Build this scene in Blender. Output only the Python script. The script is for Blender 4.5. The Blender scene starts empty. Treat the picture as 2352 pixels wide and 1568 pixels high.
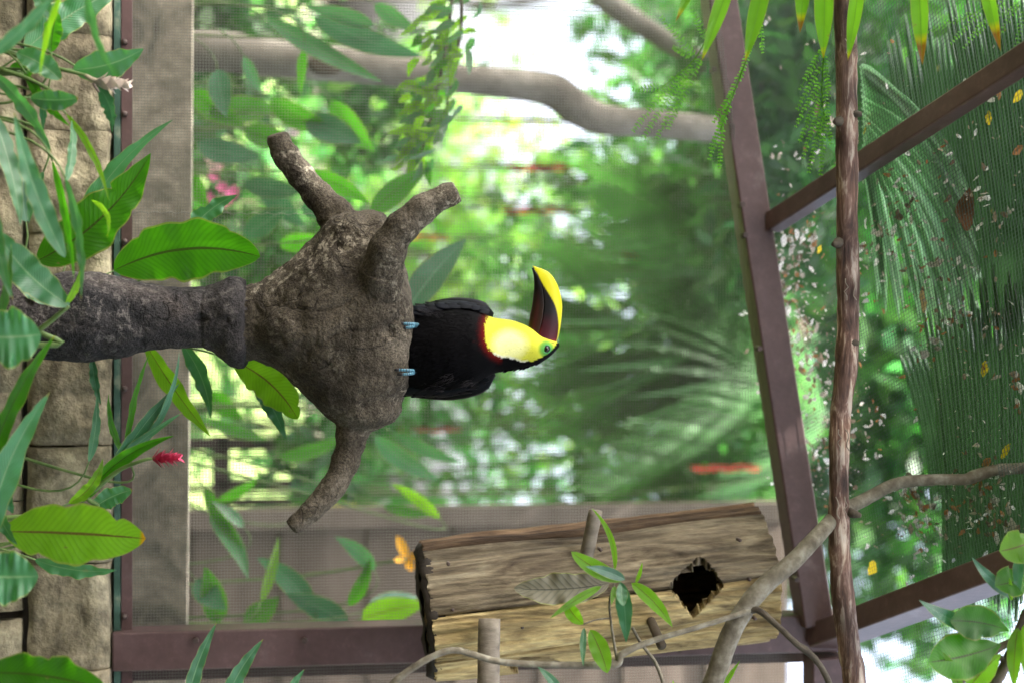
import bpy, bmesh, math, random
import numpy as np
from mathutils import Vector, Matrix, noise as mnoise

R_ = math.radians
random.seed(7)
rng = np.random.default_rng(7)
scene = bpy.context.scene
COL = scene.collection

# ------------------------------------------------------------------ camera (portrait shot stored on its side)
CAM_Z, PITCH, LENS = 1.5, R_(7.0), 50.0
FPX = LENS / 36.0 * 2352.0
cp, sp = math.cos(PITCH), math.sin(PITCH)
FWD = np.array([0, cp, sp]); UPV = np.array([0, -sp, cp]); RGT = np.array([1.0, 0, 0])
CAMP = np.array([0, 0, CAM_Z])
cam_data = bpy.data.cameras.new('camera')
cam = bpy.data.objects.new('camera', cam_data)
COL.objects.link(cam)
cam_data.lens = LENS; cam_data.sensor_width = 36.0; cam_data.sensor_fit = 'HORIZONTAL'
cam_data.clip_start = 0.05; cam_data.clip_end = 500.0
M = Matrix.Identity(4)
for i in range(3):
    M[i][0] = UPV[i]; M[i][1] = -RGT[i]; M[i][2] = -FWD[i]; M[i][3] = CAMP[i]
cam.matrix_world = M
cam_data.dof.use_dof = True
cam_data.dof.focus_distance = 2.64
cam_data.dof.aperture_fstop = 1.7
scene.camera = cam

# ------------------------------------------------------------------ sky, sun, exposure
SUN_EL, SUN_AZ = R_(58.0), R_(255.0)      # azimuth clockwise from +Y, where the light comes from
world = bpy.data.worlds.new('World'); scene.world = world; world.use_nodes = True
wn = world.node_tree.nodes; wl = world.node_tree.links
sky = wn.new('ShaderNodeTexSky'); sky.sky_type = 'NISHITA'; sky.sun_disc = False
sky.sun_elevation = SUN_EL; sky.sun_rotation = SUN_AZ
sky.air_density = 0.7; sky.dust_density = 8.0; sky.ozone_density = 0.4
bg = wn['Background']; bg.inputs['Strength'].default_value = 0.15
hs = wn.new('ShaderNodeHueSaturation'); hs.inputs['Saturation'].default_value = 0.7; hs.inputs['Value'].default_value = 1.25      # humid, milky tropical sky
wl.new(sky.outputs[0], hs.inputs['Color']); wl.new(hs.outputs[0], bg.inputs['Color'])
sun_data = bpy.data.lights.new('sun', 'SUN'); sun = bpy.data.objects.new('sun', sun_data); COL.objects.link(sun)
sun_data.energy = 4.0; sun_data.angle = R_(0.6); sun_data.color = (1.0, 0.96, 0.90)
sdir = Vector((math.sin(SUN_AZ) * math.cos(SUN_EL), math.cos(SUN_AZ) * math.cos(SUN_EL), math.sin(SUN_EL)))
sun.rotation_euler = sdir.to_track_quat('Z', 'Y').to_euler(); sun.location = (0, 0, 12)
vs = scene.view_settings
vs.view_transform = 'Standard'; vs.look = 'None'; vs.gamma = 1.0; vs.use_curve_mapping = False
vs.exposure = 3.0
cy = scene.cycles
cy.use_denoising = True
cy.max_bounces = 7; cy.diffuse_bounces = 3; cy.glossy_bounces = 2; cy.transmission_bounces = 4; cy.transparent_max_bounces = 6
cy.sample_clamp_indirect = 6.0

# ------------------------------------------------------------------ helpers
def W(u, v, y):
    """point on the vertical plane at distance y seen in direction (u, v) of the 2352 x 1568 view"""
    d = FWD + UPV * ((u - 1176.0) / FPX) + RGT * ((v - 784.0) / FPX)
    return CAMP + d * (y / d[1])
def S(u, y):
    """metres per view unit there"""
    p = W(u, 784, y)
    return float(np.dot(p - CAMP, FWD)) / FPX

def spline(pts, n):
    pts = np.asarray(pts, float)
    if len(pts) == 2:
        t = np.linspace(0, 1, n)[:, None]
        return pts[0] * (1 - t) + pts[1] * t
    P = np.vstack([2 * pts[0] - pts[1], pts, 2 * pts[-1] - pts[-2]])
    m = len(pts) - 1
    out = []
    for t in np.linspace(0, m, n):
        i = min(int(t), m - 1); f = t - i
        a, b, c, d = P[i], P[i + 1], P[i + 2], P[i + 3]
        out.append(0.5 * ((2 * b) + (-a + c) * f + (2 * a - 5 * b + 4 * c - d) * f * f + (-a + 3 * b - 3 * c + d) * f ** 3))
    return np.array(out)

def nrm(a):
    a = np.asarray(a, float)
    return a / (np.linalg.norm(a) + 1e-12)

def nz(p, s, o=0.0):
    return mnoise.noise(Vector((p[0] * s + o, p[1] * s + o * 1.7, p[2] * s - o)))

class MB:
    def __init__(self):
        self.v = []; self.f = []; self.n = 0; self.c = []; self.l = []
    def add(self, verts, faces, col=(1, 1, 1), luv=None):
        verts = np.asarray(verts, float).reshape(-1, 3)
        k = len(verts)
        self.v.append(verts)
        for f in faces:
            self.f.append(tuple(int(i) + self.n for i in f))
        c = np.asarray(col, float)
        if c.ndim == 1:
            c = np.tile(c[:3], (k, 1))
        self.c.append(c[:, :3])
        self.l.append(np.zeros((k, 3)) if luv is None else np.asarray(luv, float))
        self.n += k
        return self
    def box(self, c, sx, sy, sz, col=(1, 1, 1)):
        c = np.asarray(c, float)
        d = np.array([[x, y, z] for x in (-.5, .5) for y in (-.5, .5) for z in (-.5, .5)]) * [sx, sy, sz]
        return self.add(c + d, BOXF, col)
    def bar(self, a, b, w, h, up=(0, 0, 1), col=(1, 1, 1)):
        """box from a to b, w across, h along up"""
        a = np.asarray(a, float); b = np.asarray(b, float)
        ax = nrm(b - a); sd = nrm(np.cross(ax, up)); un = np.cross(sd, ax)
        vs_ = []
        for p in (a, b):
            for i in (-.5, .5):
                for j in (-.5, .5):
                    vs_.append(p + sd * w * i + un * h * j)
        return self.add(vs_, BOXF, col)
    def tube(self, pts, rad, seg=8, col=(1, 1, 1), cap=True, rough=0.0, rs=30.0, luvz=0.0, oval=1.0):
        pts = np.asarray(pts, float); n = len(pts)
        rad = np.full(n, rad) if np.isscalar(rad) else np.asarray(rad, float)
        tan = np.gradient(pts, axis=0)
        tan /= np.linalg.norm(tan, axis=1)[:, None] + 1e-12
        ref = np.array([0, 0, 1.0]) if abs(tan[0][2]) < 0.9 else np.array([1.0, 0, 0])
        s = nrm(np.cross(tan[0], ref)); V = []; L = []
        acc = 0.0
        for i in range(n):
            s = nrm(s - tan[i] * np.dot(s, tan[i])); t = np.cross(tan[i], s)
            if i: acc += np.linalg.norm(pts[i] - pts[i - 1])
            for k in range(seg):
                a = 2 * math.pi * k / seg
                d = s * math.cos(a) + t * math.sin(a) * oval
                r = rad[i]
                if rough:
                    r *= 1 + rough * nz(pts[i] + d * r, rs) + rough * .5 * nz(pts[i] + d * r, rs * 3, 5.0)
                V.append(pts[i] + d * r); L.append((acc, k / seg, luvz))
        F = []
        for i in range(n - 1):
            for k in range(seg):
                F.append((i * seg + k, i * seg + (k + 1) % seg, (i + 1) * seg + (k + 1) % seg, (i + 1) * seg + k))
        if cap:
            F.append(tuple(range(seg - 1, -1, -1))); F.append(tuple((n - 1) * seg + k for k in range(seg)))
        return self.add(V, F, col, L)
    def build(self, name, mat, parent=None, smooth=True, kind=None, origin=None):
        V = np.vstack(self.v) if self.v else np.zeros((0, 3))
        if parent is not None:
            o = np.array(parent['_base']); 
        elif origin is not None:
            o = np.asarray(origin, float)
        else:
            o = np.zeros(3)
        me = bpy.data.meshes.new(name)
        me.from_pydata((V - o).tolist(), [], self.f)
        c = np.ones((len(V), 4), np.float32); c[:, :3] = np.vstack(self.c)
        at = me.attributes.new('Col', 'FLOAT_COLOR', 'POINT'); at.data.foreach_set('color', c.ravel())
        at = me.attributes.new('luv', 'FLOAT_VECTOR', 'POINT'); at.data.foreach_set('vector', np.vstack(self.l).astype(np.float32).ravel())
        if smooth:
            me.polygons.foreach_set('use_smooth', np.ones(len(me.polygons), bool))
        me.update()
        if mat is not None: me.materials.append(mat)
        ob = bpy.data.objects.new(name, me); COL.objects.link(ob)
        if parent is not None:
            ob.parent = parent
        else:
            ob.location = o
        ob['_base'] = [float(x) for x in o]
        if kind: ob['kind'] = kind
        return ob
BOXF = [(0, 1, 3, 2), (4, 6, 7, 5), (0, 4, 5, 1), (2, 3, 7, 6), (0, 2, 6, 4), (1, 5, 7, 3)]

def tag(o, label, cat, group=None, kind=None):
    o['label'] = label; o['category'] = cat
    if group: o['group'] = group
    if kind: o['kind'] = kind
    return o
def thing(name, label, cat, loc=(0, 0, 0), group=None):
    o = bpy.data.objects.new(name, None); COL.objects.link(o)
    o.location = [float(x) for x in loc]; o.empty_display_size = 0.1
    o['_base'] = [float(x) for x in loc]
    return tag(o, label, cat, group)
def structure(o):
    o['kind'] = 'structure'
    return o

# ------------------------------------------------------------------ materials
def new_mat(name):
    m = bpy.data.materials.new(name); m.use_nodes = True
    nt = m.node_tree; nt.nodes.clear()
    out = nt.nodes.new('ShaderNodeOutputMaterial')
    return m, nt, out
def N(nt, typ, **kw):
    n = nt.nodes.new(typ)
    for k, v in kw.items():
        if k == 'ins':
            for a, b in v.items(): n.inputs[a].default_value = b
        else: setattr(n, k, v)
    return n
def c4(c): return (c[0], c[1], c[2], 1.0)
def ramp(nt, stops):
    r = N(nt, 'ShaderNodeValToRGB'); e = r.color_ramp.elements
    while len(e) < len(stops): e.new(0.5)
    for el, (p, c) in zip(e, stops):
        el.position = p; el.color = c4(c)
    return r
def mixc(nt, a, b, fac, mode='MIX'):
    m = N(nt, 'ShaderNodeMix', data_type='RGBA', blend_type=mode)
    for sock, val in ((6, a), (7, b), (0, fac)):
        if isinstance(val, bpy.types.NodeSocket): nt.links.new(val, m.inputs[sock])
        elif sock == 0: m.inputs[0].default_value = val
        else: m.inputs[sock].default_value = c4(val)
    return m.outputs[2]
def math_(nt, op, a, b=None):
    m = N(nt, 'ShaderNodeMath', operation=op)
    for i, val in enumerate((a, b)):
        if val is None: continue
        if isinstance(val, bpy.types.NodeSocket): nt.links.new(val, m.inputs[i])
        else: m.inputs[i].default_value = val
    return m.outputs[0]

def surf_mat(name, stops, scale=20.0, rough=0.8, bump=0.3, bscale=80.0, stretch=None, spec=0.3, col_attr=False, bdist=0.004, detail=6.0, metal=0.0, dist=0.0, stops2=None, scale2=90.0, fac2=0.3):
    m, nt, out = new_mat(name)
    tc = N(nt, 'ShaderNodeTexCoord'); src = tc.outputs['Object']
    if stretch:
        mp = N(nt, 'ShaderNodeMapping'); mp.inputs['Scale'].default_value = stretch
        nt.links.new(src, mp.inputs[0]); src = mp.outputs[0]
    n1 = N(nt, 'ShaderNodeTexNoise', ins={'Scale': scale, 'Detail': detail, 'Roughness': 0.6, 'Distortion': dist}); nt.links.new(src, n1.inputs['Vector'])
    r = ramp(nt, stops); nt.links.new(n1.outputs[0], r.inputs[0]); c = r.outputs[0]
    if stops2:
        n3 = N(nt, 'ShaderNodeTexNoise', ins={'Scale': scale2, 'Detail': 4.0, 'Roughness': 0.7}); nt.links.new(src, n3.inputs['Vector'])
        r2 = ramp(nt, stops2); nt.links.new(n3.outputs[0], r2.inputs[0])
        c = mixc(nt, c, r2.outputs[0], fac2, 'OVERLAY')
    if col_attr:
        a = N(nt, 'ShaderNodeAttribute', attribute_name='Col'); c = mixc(nt, c, a.outputs['Color'], 1.0, 'MULTIPLY')
    b = N(nt, 'ShaderNodeBsdfPrincipled', ins={'Roughness': rough, 'Metallic': metal, 'Specular IOR Level': spec})
    nt.links.new(c, b.inputs['Base Color'])
    if bump:
        n2 = N(nt, 'ShaderNodeTexNoise', ins={'Scale': bscale, 'Detail': 5.0, 'Roughness': 0.65}); nt.links.new(src, n2.inputs['Vector'])
        bp = N(nt, 'ShaderNodeBump', ins={'Strength': bump, 'Distance': bdist}); nt.links.new(n2.outputs[0], bp.inputs['Height'])
        nt.links.new(bp.outputs[0], b.inputs['Normal'])
    nt.links.new(b.outputs[0], out.inputs[0])
    return m

def leaf_mat(name, col, tcol, trans=0.45, rough=0.42, vein=0.35, freq=22.0, spec=0.45, rib=(0.3, 0.4, 0.1), col_attr=True, sheen=None, ribw=0.045, edge=0.55):
    """leaf: side veins and midrib from the luv attribute, light coming through the blade"""
    m, nt, out = new_mat(name)
    at = N(nt, 'ShaderNodeAttribute', attribute_name='luv')
    sx = N(nt, 'ShaderNodeSeparateXYZ'); nt.links.new(at.outputs['Vector'], sx.inputs[0])
    ab = math_(nt, 'ABSOLUTE', sx.outputs[1])
    ph = math_(nt, 'SUBTRACT', math_(nt, 'MULTIPLY', sx.outputs[0], freq), math_(nt, 'MULTIPLY', ab, freq * 0.16))
    nv = N(nt, 'ShaderNodeTexNoise', ins={'Scale': 6.0, 'Detail': 2.0}); tc = N(nt, 'ShaderNodeTexCoord'); nt.links.new(tc.outputs['Object'], nv.inputs['Vector'])
    ph2 = math_(nt, 'ADD', ph, math_(nt, 'MULTIPLY', nv.outputs[0], 1.4))
    vn = math_(nt, 'POWER', math_(nt, 'ABSOLUTE', math_(nt, 'SINE', math_(nt, 'MULTIPLY', ph2, math.pi))), 0.5)
    fine = N(nt, 'ShaderNodeTexNoise', ins={'Scale': 14.0, 'Detail': 5.0}); nt.links.new(tc.outputs['Object'], fine.inputs['Vector'])
    fr = ramp(nt, [(0.3, (0.75, 0.78, 0.7)), (0.7, (1.15, 1.12, 1.2))]); nt.links.new(fine.outputs[0], fr.inputs[0])
    dark = mixc(nt, (1 - vein,) * 3, (1, 1, 1), vn)
    mid = math_(nt, 'LESS_THAN', ab, ribw)
    sn = N(nt, 'ShaderNodeTexNoise', ins={'Scale': 28.0, 'Detail': 4.0, 'Roughness': 0.7}); nt.links.new(tc.outputs['Object'], sn.inputs['Vector'])
    spot = ramp(nt, [(0.66, (0, 0, 0)), (0.72, (1, 1, 1))]); nt.links.new(sn.outputs[0], spot.inputs[0]); spotc = (0.22, 0.19, 0.05)
    def chain(c):
        x = mixc(nt, c, fr.outputs[0], 1.0, 'MULTIPLY')
        x = mixc(nt, x, dark, 1.0, 'MULTIPLY')
        if col_attr:
            a = N(nt, 'ShaderNodeAttribute', attribute_name='Col'); x = mixc(nt, x, a.outputs['Color'], 1.0, 'MULTIPLY')
        x = mixc(nt, x, spotc, math_(nt, 'MULTIPLY', spot.outputs[0], 0.75))
        x = mixc(nt, x, (0.30, 0.33, 0.07), math_(nt, 'MULTIPLY', math_(nt, 'GREATER_THAN', ab, 0.93), edge))
        return mixc(nt, x, rib, mid)
    b = N(nt, 'ShaderNodeBsdfPrincipled', ins={'Roughness': rough, 'Specular IOR Level': spec})
    t = N(nt, 'ShaderNodeBsdfTranslucent')
    nt.links.new(chain(col), b.inputs['Base Color']); nt.links.new(chain(tcol), t.inputs['Color'])
    bp = N(nt, 'ShaderNodeBump', ins={'Strength': 0.35, 'Distance': 0.002}); nt.links.new(vn, bp.inputs['Height'])
    nt.links.new(bp.outputs[0], b.inputs['Normal'])
    ms = N(nt, 'ShaderNodeMixShader', ins={0: trans}); nt.links.new(b.outputs[0], ms.inputs[1]); nt.links.new(t.outputs[0], ms.inputs[2])
    nt.links.new(ms.outputs[0], out.inputs[0])
    return m

def foliage_mat(name, col, tcol, trans=0.45, rough=0.5, spec=0.35):
    m, nt, out = new_mat(name)
    a = N(nt, 'ShaderNodeAttribute', attribute_name='Col')
    b = N(nt, 'ShaderNodeBsdfPrincipled', ins={'Roughness': rough, 'Specular IOR Level': spec}); t = N(nt, 'ShaderNodeBsdfTranslucent')
    nt.links.new(mixc(nt, col, a.outputs['Color'], 1.0, 'MULTIPLY'), b.inputs['Base Color'])
    nt.links.new(mixc(nt, tcol, a.outputs['Color'], 1.0, 'MULTIPLY'), t.inputs['Color'])
    ms = N(nt, 'ShaderNodeMixShader', ins={0: trans}); nt.links.new(b.outputs[0], ms.inputs[1]); nt.links.new(t.outputs[0], ms.inputs[2])
    nt.links.new(ms.outputs[0], out.inputs[0])
    return m

def attr_mat(name, rough=0.6, spec=0.3, coat=0.0, bump=0.0, bscale=200.0, sheen=0.0):
    m, nt, out = new_mat(name)
    a = N(nt, 'ShaderNodeAttribute', attribute_name='Col')
    b = N(nt, 'ShaderNodeBsdfPrincipled', ins={'Roughness': rough, 'Specular IOR Level': spec, 'Coat Weight': coat, 'Coat Roughness': 0.12, 'Sheen Weight': sheen})
    nt.links.new(a.outputs['Color'], b.inputs['Base Color'])
    if bump:
        tc = N(nt, 'ShaderNodeTexCoord')
        n2 = N(nt, 'ShaderNodeTexNoise', ins={'Scale': bscale, 'Detail': 4.0}); nt.links.new(tc.outputs['Object'], n2.inputs['Vector'])
        bp = N(nt, 'ShaderNodeBump', ins={'Strength': bump, 'Distance': 0.002}); nt.links.new(n2.outputs[0], bp.inputs['Height']); nt.links.new(bp.outputs[0], b.inputs['Normal'])
    nt.links.new(b.outputs[0], out.inputs[0])
    return m

MAT = {}
MAT['ground'] = surf_mat('ground_earth', [(0.3, (0.035, 0.028, 0.018)), (0.5, (0.06, 0.05, 0.03)), (0.7, (0.045, 0.07, 0.025))], 1.2, 0.95, 0.6, 20, bdist=0.02)
def cast_mat(name, dark, mid, pale, lichen):
    """rough cast concrete: tonal patches, fine grit, pale lichen flecks, pits and hairline cracks"""
    m, nt, out = new_mat(name); tc = N(nt, 'ShaderNodeTexCoord'); src = tc.outputs['Object']
    def noise(sc, det=6.0, ro=0.6, dist=0.0):
        n = N(nt, 'ShaderNodeTexNoise', ins={'Scale': sc, 'Detail': det, 'Roughness': ro, 'Distortion': dist}); nt.links.new(src, n.inputs['Vector']); return n.outputs[0]
    r1 = ramp(nt, [(0.34, dark), (0.52, mid), (0.70, pale)]); nt.links.new(noise(7, 5, .65, .8), r1.inputs[0])
    gr = ramp(nt, [(0.36, (0.45,) * 3), (0.62, (1.35,) * 3)]); nt.links.new(noise(240, 3, .7), gr.inputs[0])
    c = mixc(nt, r1.outputs[0], gr.outputs[0], 1.0, 'MULTIPLY')
    li = ramp(nt, [(0.51, (0, 0, 0)), (0.61, (1, 1, 1))]); nt.links.new(noise(70, 6, .75, .5), li.inputs[0])
    lz = ramp(nt, [(0.42, (0, 0, 0)), (0.62, (1, 1, 1))]); nt.links.new(noise(5.5, 3, .6), lz.inputs[0])
    c = mixc(nt, c, lichen, math_(nt, 'MULTIPLY', math_(nt, 'MULTIPLY', li.outputs[0], lz.outputs[0]), 0.8))
    vo = N(nt, 'ShaderNodeTexVoronoi', feature='DISTANCE_TO_EDGE', ins={'Scale': 9.0})
    dv = N(nt, 'ShaderNodeMix', data_type='VECTOR', ins={0: 0.12}); nt.links.new(src, dv.inputs[4]); nn = N(nt, 'ShaderNodeTexNoise', ins={'Scale': 12.0, 'Detail': 5.0}); nt.links.new(src, nn.inputs['Vector']); nt.links.new(nn.outputs['Color'], dv.inputs[5]); nt.links.new(dv.outputs[1], vo.inputs['Vector'])
    cr = ramp(nt, [(0.0, (0.25,) * 3), (0.025, (1,) * 3)]); nt.links.new(vo.outputs['Distance'], cr.inputs[0])
    crm = mixc(nt, (1, 1, 1), cr.outputs[0], math_(nt, 'GREATER_THAN', noise(4, 2), 0.56))
    c = mixc(nt, c, crm, 0.8, 'MULTIPLY')
    b = N(nt, 'ShaderNodeBsdfPrincipled', ins={'Roughness': 0.92, 'Specular IOR Level': 0.25}); nt.links.new(c, b.inputs['Base Color'])
    h = math_(nt, 'ADD', math_(nt, 'MULTIPLY', noise(55, 6, .7), 1.0), math_(nt, 'MULTIPLY', noise(210, 3, .7), 0.5))
    h = math_(nt, 'ADD', h, math_(nt, 'MULTIPLY', crm, 0.35))
    bp = N(nt, 'ShaderNodeBump', ins={'Strength': 0.9, 'Distance': 0.007}); nt.links.new(h, bp.inputs['Height']); nt.links.new(bp.outputs[0], b.inputs['Normal'])
    nt.links.new(b.outputs[0], out.inputs[0]); return m
MAT['stump'] = cast_mat('brown_cast_concrete', (0.028, 0.023, 0.016), (0.068, 0.057, 0.040), (0.125, 0.108, 0.080), (0.38, 0.345, 0.265))
MAT['slate'] = cast_mat('dark_cast_concrete', (0.014, 0.014, 0.015), (0.034, 0.031, 0.030), (0.075, 0.063, 0.056), (0.17, 0.155, 0.14))
MAT['stone'] = surf_mat('buff_stone_block', [(0.3, (0.13, 0.115, 0.075)), (0.5, (0.24, 0.21, 0.145)), (0.68, (0.34, 0.31, 0.22))], 7, 0.92, 0.9, 35, bdist=0.012, col_attr=True, stops2=[(0.35, (0.2, 0.2, 0.2)), (0.7, (0.8, 0.8, 0.75))], scale2=28, fac2=0.6)
MAT['mortar'] = surf_mat('dark_joint_mortar', [(0.3, (0.02, 0.017, 0.013)), (0.7, (0.05, 0.04, 0.03))], 20, 0.95, 0.4, 60)
MAT['greenstrip'] = surf_mat('mossy_green_coping', [(0.35, (0.03, 0.07, 0.05)), (0.55, (0.06, 0.12, 0.09)), (0.72, (0.25, 0.28, 0.2))], 16, 0.85, 0.4, 60)
MAT['brown_steel'] = surf_mat('brown_painted_steel', [(0.28, (0.062, 0.036, 0.033)), (0.45, (0.095, 0.056, 0.053)), (0.62, (0.115, 0.071, 0.068)), (0.72, (0.17, 0.13, 0.125))], 7, 0.45, 0.12, 90, spec=0.45, stops2=[(0.3, (0.36,) * 3), (0.55, (0.5,) * 3), (0.68, (0.72,) * 3)], scale2=45, fac2=0.55, detail=9.0)
MAT['bolt'] = surf_mat('dull_steel_bolt', [(0.3, (0.05, 0.035, 0.03)), (0.7, (0.12, 0.09, 0.08))], 60, 0.5, 0.1, 200, metal=0.3)
MAT['wire'] = surf_mat('galvanised_wire', [(0.3, (0.12, 0.125, 0.10)), (0.7, (0.19, 0.19, 0.155))], 20, 0.5, 0.0, spec=0.4)
MAT['wire_dark'] = surf_mat('dark_green_wire', [(0.3, (0.05, 0.075, 0.06)), (0.7, (0.09, 0.12, 0.10))], 20, 0.6, 0.0)
MAT['concrete'] = surf_mat('weathered_concrete', [(0.36, (0.12, 0.115, 0.09)), (0.5, (0.27, 0.245, 0.19)), (0.64, (0.42, 0.375, 0.30))], 6.5, 0.92, 0.6, 30, col_attr=True, dist=0.8, stops2=[(0.35, (0.25,) * 3), (0.7, (0.75,) * 3)], scale2=22, fac2=0.6)
MAT['shed'] = surf_mat('brown_boarding', [(0.3, (0.078, 0.061, 0.047)), (0.7, (0.135, 0.11, 0.088))], 2.0, 0.85, 0.3, 20, stretch=(1, 1, 6), col_attr=True)
MAT['shed_dark'] = surf_mat('purple_brown_frame_paint', [(0.3, (0.07, 0.045, 0.045)), (0.7, (0.11, 0.075, 0.075))], 5, 0.7, 0.1, 40)
MAT['bark_grey'] = surf_mat('pale_grey_bark', [(0.3, (0.09, 0.078, 0.062)), (0.5, (0.165, 0.148, 0.12)), (0.7, (0.27, 0.25, 0.21))], 6, 0.9, 0.6, 40, bdist=0.01)
MAT['bark_dark'] = surf_mat('dark_bark', [(0.3, (0.04, 0.03, 0.02)), (0.7, (0.10, 0.08, 0.055))], 9, 0.9, 0.6, 40)
MAT['twig'] = surf_mat('grey_green_twig_bark', [(0.3, (0.075, 0.065, 0.045)), (0.5, (0.14, 0.125, 0.09)), (0.7, (0.24, 0.23, 0.18))], 45, 0.85, 0.6, 200, bdist=0.002)
MAT['twig_dark'] = surf_mat('dark_twig_bark', [(0.3, (0.035, 0.028, 0.02)), (0.7, (0.10, 0.085, 0.06))], 40, 0.85, 0.6, 200, bdist=0.002)

def peel_mat():
    m, nt, out = new_mat('red_brown_peeling_bark')
    tc = N(nt, 'ShaderNodeTexCoord'); mp = N(nt, 'ShaderNodeMapping'); mp.inputs['Scale'].default_value = (0.16, 1, 1)
    nt.links.new(tc.outputs['Object'], mp.inputs[0])
    n1 = N(nt, 'ShaderNodeTexNoise', ins={'Scale': 75.0, 'Detail': 6.0, 'Roughness': 0.65, 'Distortion': 0.6}); nt.links.new(mp.outputs[0], n1.inputs['Vector'])
    r1 = ramp(nt, [(0.34, (0.050, 0.033, 0.026)), (0.46, (0.115, 0.066, 0.049)), (0.53, (0.19, 0.12, 0.092)), (0.60, (0.38, 0.31, 0.245)), (0.76, (0.50, 0.45, 0.38))]); nt.links.new(n1.outputs[0], r1.inputs[0])
    n2 = N(nt, 'ShaderNodeTexNoise', ins={'Scale': 9.0, 'Detail': 3.0}); nt.links.new(tc.outputs['Object'], n2.inputs['Vector'])
    r2 = ramp(nt, [(0.38, (0.45, 0.45, 0.47)), (0.55, (1, 1, 1)), (0.7, (1.25, 1.2, 1.1))]); nt.links.new(n2.outputs[0], r2.inputs[0])
    b = N(nt, 'ShaderNodeBsdfPrincipled', ins={'Roughness': 0.75, 'Specular IOR Level': 0.3})
    nt.links.new(mixc(nt, r1.outputs[0], r2.outputs[0], 1.0, 'MULTIPLY'), b.inputs['Base Color'])
    bp = N(nt, 'ShaderNodeBump', ins={'Strength': 0.9, 'Distance': 0.004}); nt.links.new(n1.outputs[0], bp.inputs['Height']); nt.links.new(bp.outputs[0], b.inputs['Normal'])
    nt.links.new(b.outputs[0], out.inputs[0])
    return m
MAT['peel'] = peel_mat()
MAT['log'] = surf_mat('weathered_log_wood', [(0.30, (0.09, 0.066, 0.046)), (0.43, (0.22, 0.18, 0.125)), (0.55, (0.33, 0.275, 0.195)), (0.72, (0.48, 0.43, 0.32))], 22, 0.85, 0.8, 60, stretch=(1, 1, 0.20), dist=1.6, bdist=0.010, col_attr=True, stops2=[(0.35, (0.2, 0.2, 0.2)), (0.7, (0.75, 0.75, 0.72))], scale2=120, fac2=0.5)
MAT['shade_wood'] = surf_mat('shade_black_wood', [(0.3, (0.012, 0.01, 0.008)), (0.7, (0.05, 0.04, 0.03))], 20, 0.9, 0.6, 60)  # near-black wood, shadow at the log's lower end put into the colour
MAT['drylog'] = surf_mat('grey_dry_stick', [(0.3, (0.10, 0.085, 0.065)), (0.7, (0.28, 0.245, 0.19))], 40, 0.85, 0.6, 100, stretch=(1, 1, 0.2))

MAT['leaf_deep'] = leaf_mat('leaf_deep_green', (0.030, 0.115, 0.008), (0.085, 0.40, 0.006), 0.6, 0.4, 0.28, 26, rib=(0.05, 0.10, 0.012))
MAT['leaf_bright'] = leaf_mat('leaf_bright_green', (0.075, 0.20, 0.010), (0.26, 0.60, 0.015), 0.6, 0.45, 0.2, 22, rib=(0.13, 0.11, 0.02))
MAT['leaf_pale'] = leaf_mat('leaf_pale_green', (0.048, 0.178, 0.075), (0.09, 0.36, 0.06), 0.35, 0.3, 0.22, 30, spec=0.7, rib=(0.16, 0.32, 0.13))
MAT['leaf_blue'] = leaf_mat('leaf_blue_green', (0.042, 0.15, 0.078), (0.06, 0.26, 0.07), 0.3, 0.32, 0.15, 24, spec=0.65, rib=(0.11, 0.24, 0.13))
MAT['stem'] = surf_mat('green_plant_stem', [(0.3, (0.045, 0.09, 0.02)), (0.7, (0.11, 0.17, 0.05))], 30, 0.5, 0.1, 80)
MAT['palm'] = leaf_mat('palm_leaf_green', (0.018, 0.045, 0.019), (0.032, 0.092, 0.024), 0.35, 0.45, 0.1, 2, spec=0.35, rib=(0.075, 0.15, 0.065), ribw=0.36, edge=0.0)  # wide pale rib stripe paints the light and dark of the pleats
MAT['pale_palm'] = leaf_mat('lit_pale_palm_leaf', (0.20, 0.36, 0.20), (0.30, 0.55, 0.28), 0.6, 0.4, 0.15, 2, spec=0.5, rib=(0.45, 0.55, 0.38), edge=0.0)  # leaf colour raised so that the fan looks lit
MAT['fern'] = foliage_mat('pinnate_leaf_green', (0.07, 0.22, 0.02), (0.2, 0.55, 0.04), 0.5)
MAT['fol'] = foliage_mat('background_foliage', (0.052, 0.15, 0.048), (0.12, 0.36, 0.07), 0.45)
MAT['fold'] = foliage_mat('shaded_dark_foliage', (0.034, 0.098, 0.032), (0.07, 0.24, 0.035), 0.4)  # darker copy of the foliage green, shade put into the colour
MAT['foly'] = foliage_mat('sunny_foliage', (0.10, 0.21, 0.04), (0.26, 0.50, 0.08), 0.5)  # lighter copy of the foliage green, sunlight put into the colour
MAT['dead'] = foliage_mat('dead_leaf_litter', (1, 1, 1), (1, 1, 1), 0.55, 0.8, 0.2)
MAT['petal'] = attr_mat('flower_bract', 0.5, 0.35)

# ================================================================== THE SETTING
g = MB()
xs = np.concatenate([np.linspace(-120, -12, 6), np.linspace(-10, 10, 21), np.linspace(12, 120, 6)])
ys = np.concatenate([np.linspace(-60, -5, 5), np.linspace(-4, 16, 21), np.linspace(18, 160, 6)])
gv = [(x, y, 0.05 * nz((x, y, 0), 0.35) - 0.03) for y in ys for x in xs]
nx = len(xs)
gf = [(j * nx + i, j * nx + i + 1, (j + 1) * nx + i + 1, (j + 1) * nx + i) for j in range(len(ys) - 1) for i in range(nx - 1)]
structure(g.add(gv, gf).build('ground', MAT['ground']))
MAT['lawn'] = surf_mat('short_lawn_grass', [(0.3, (0.075, 0.12, 0.025)), (0.7, (0.14, 0.19, 0.05))], 1.5, 0.9, 0.6, 30, bdist=0.02)
lw = MB(); lys = np.linspace(6.6, 60, 20); lxs = np.linspace(-30, 30, 25)
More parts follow.
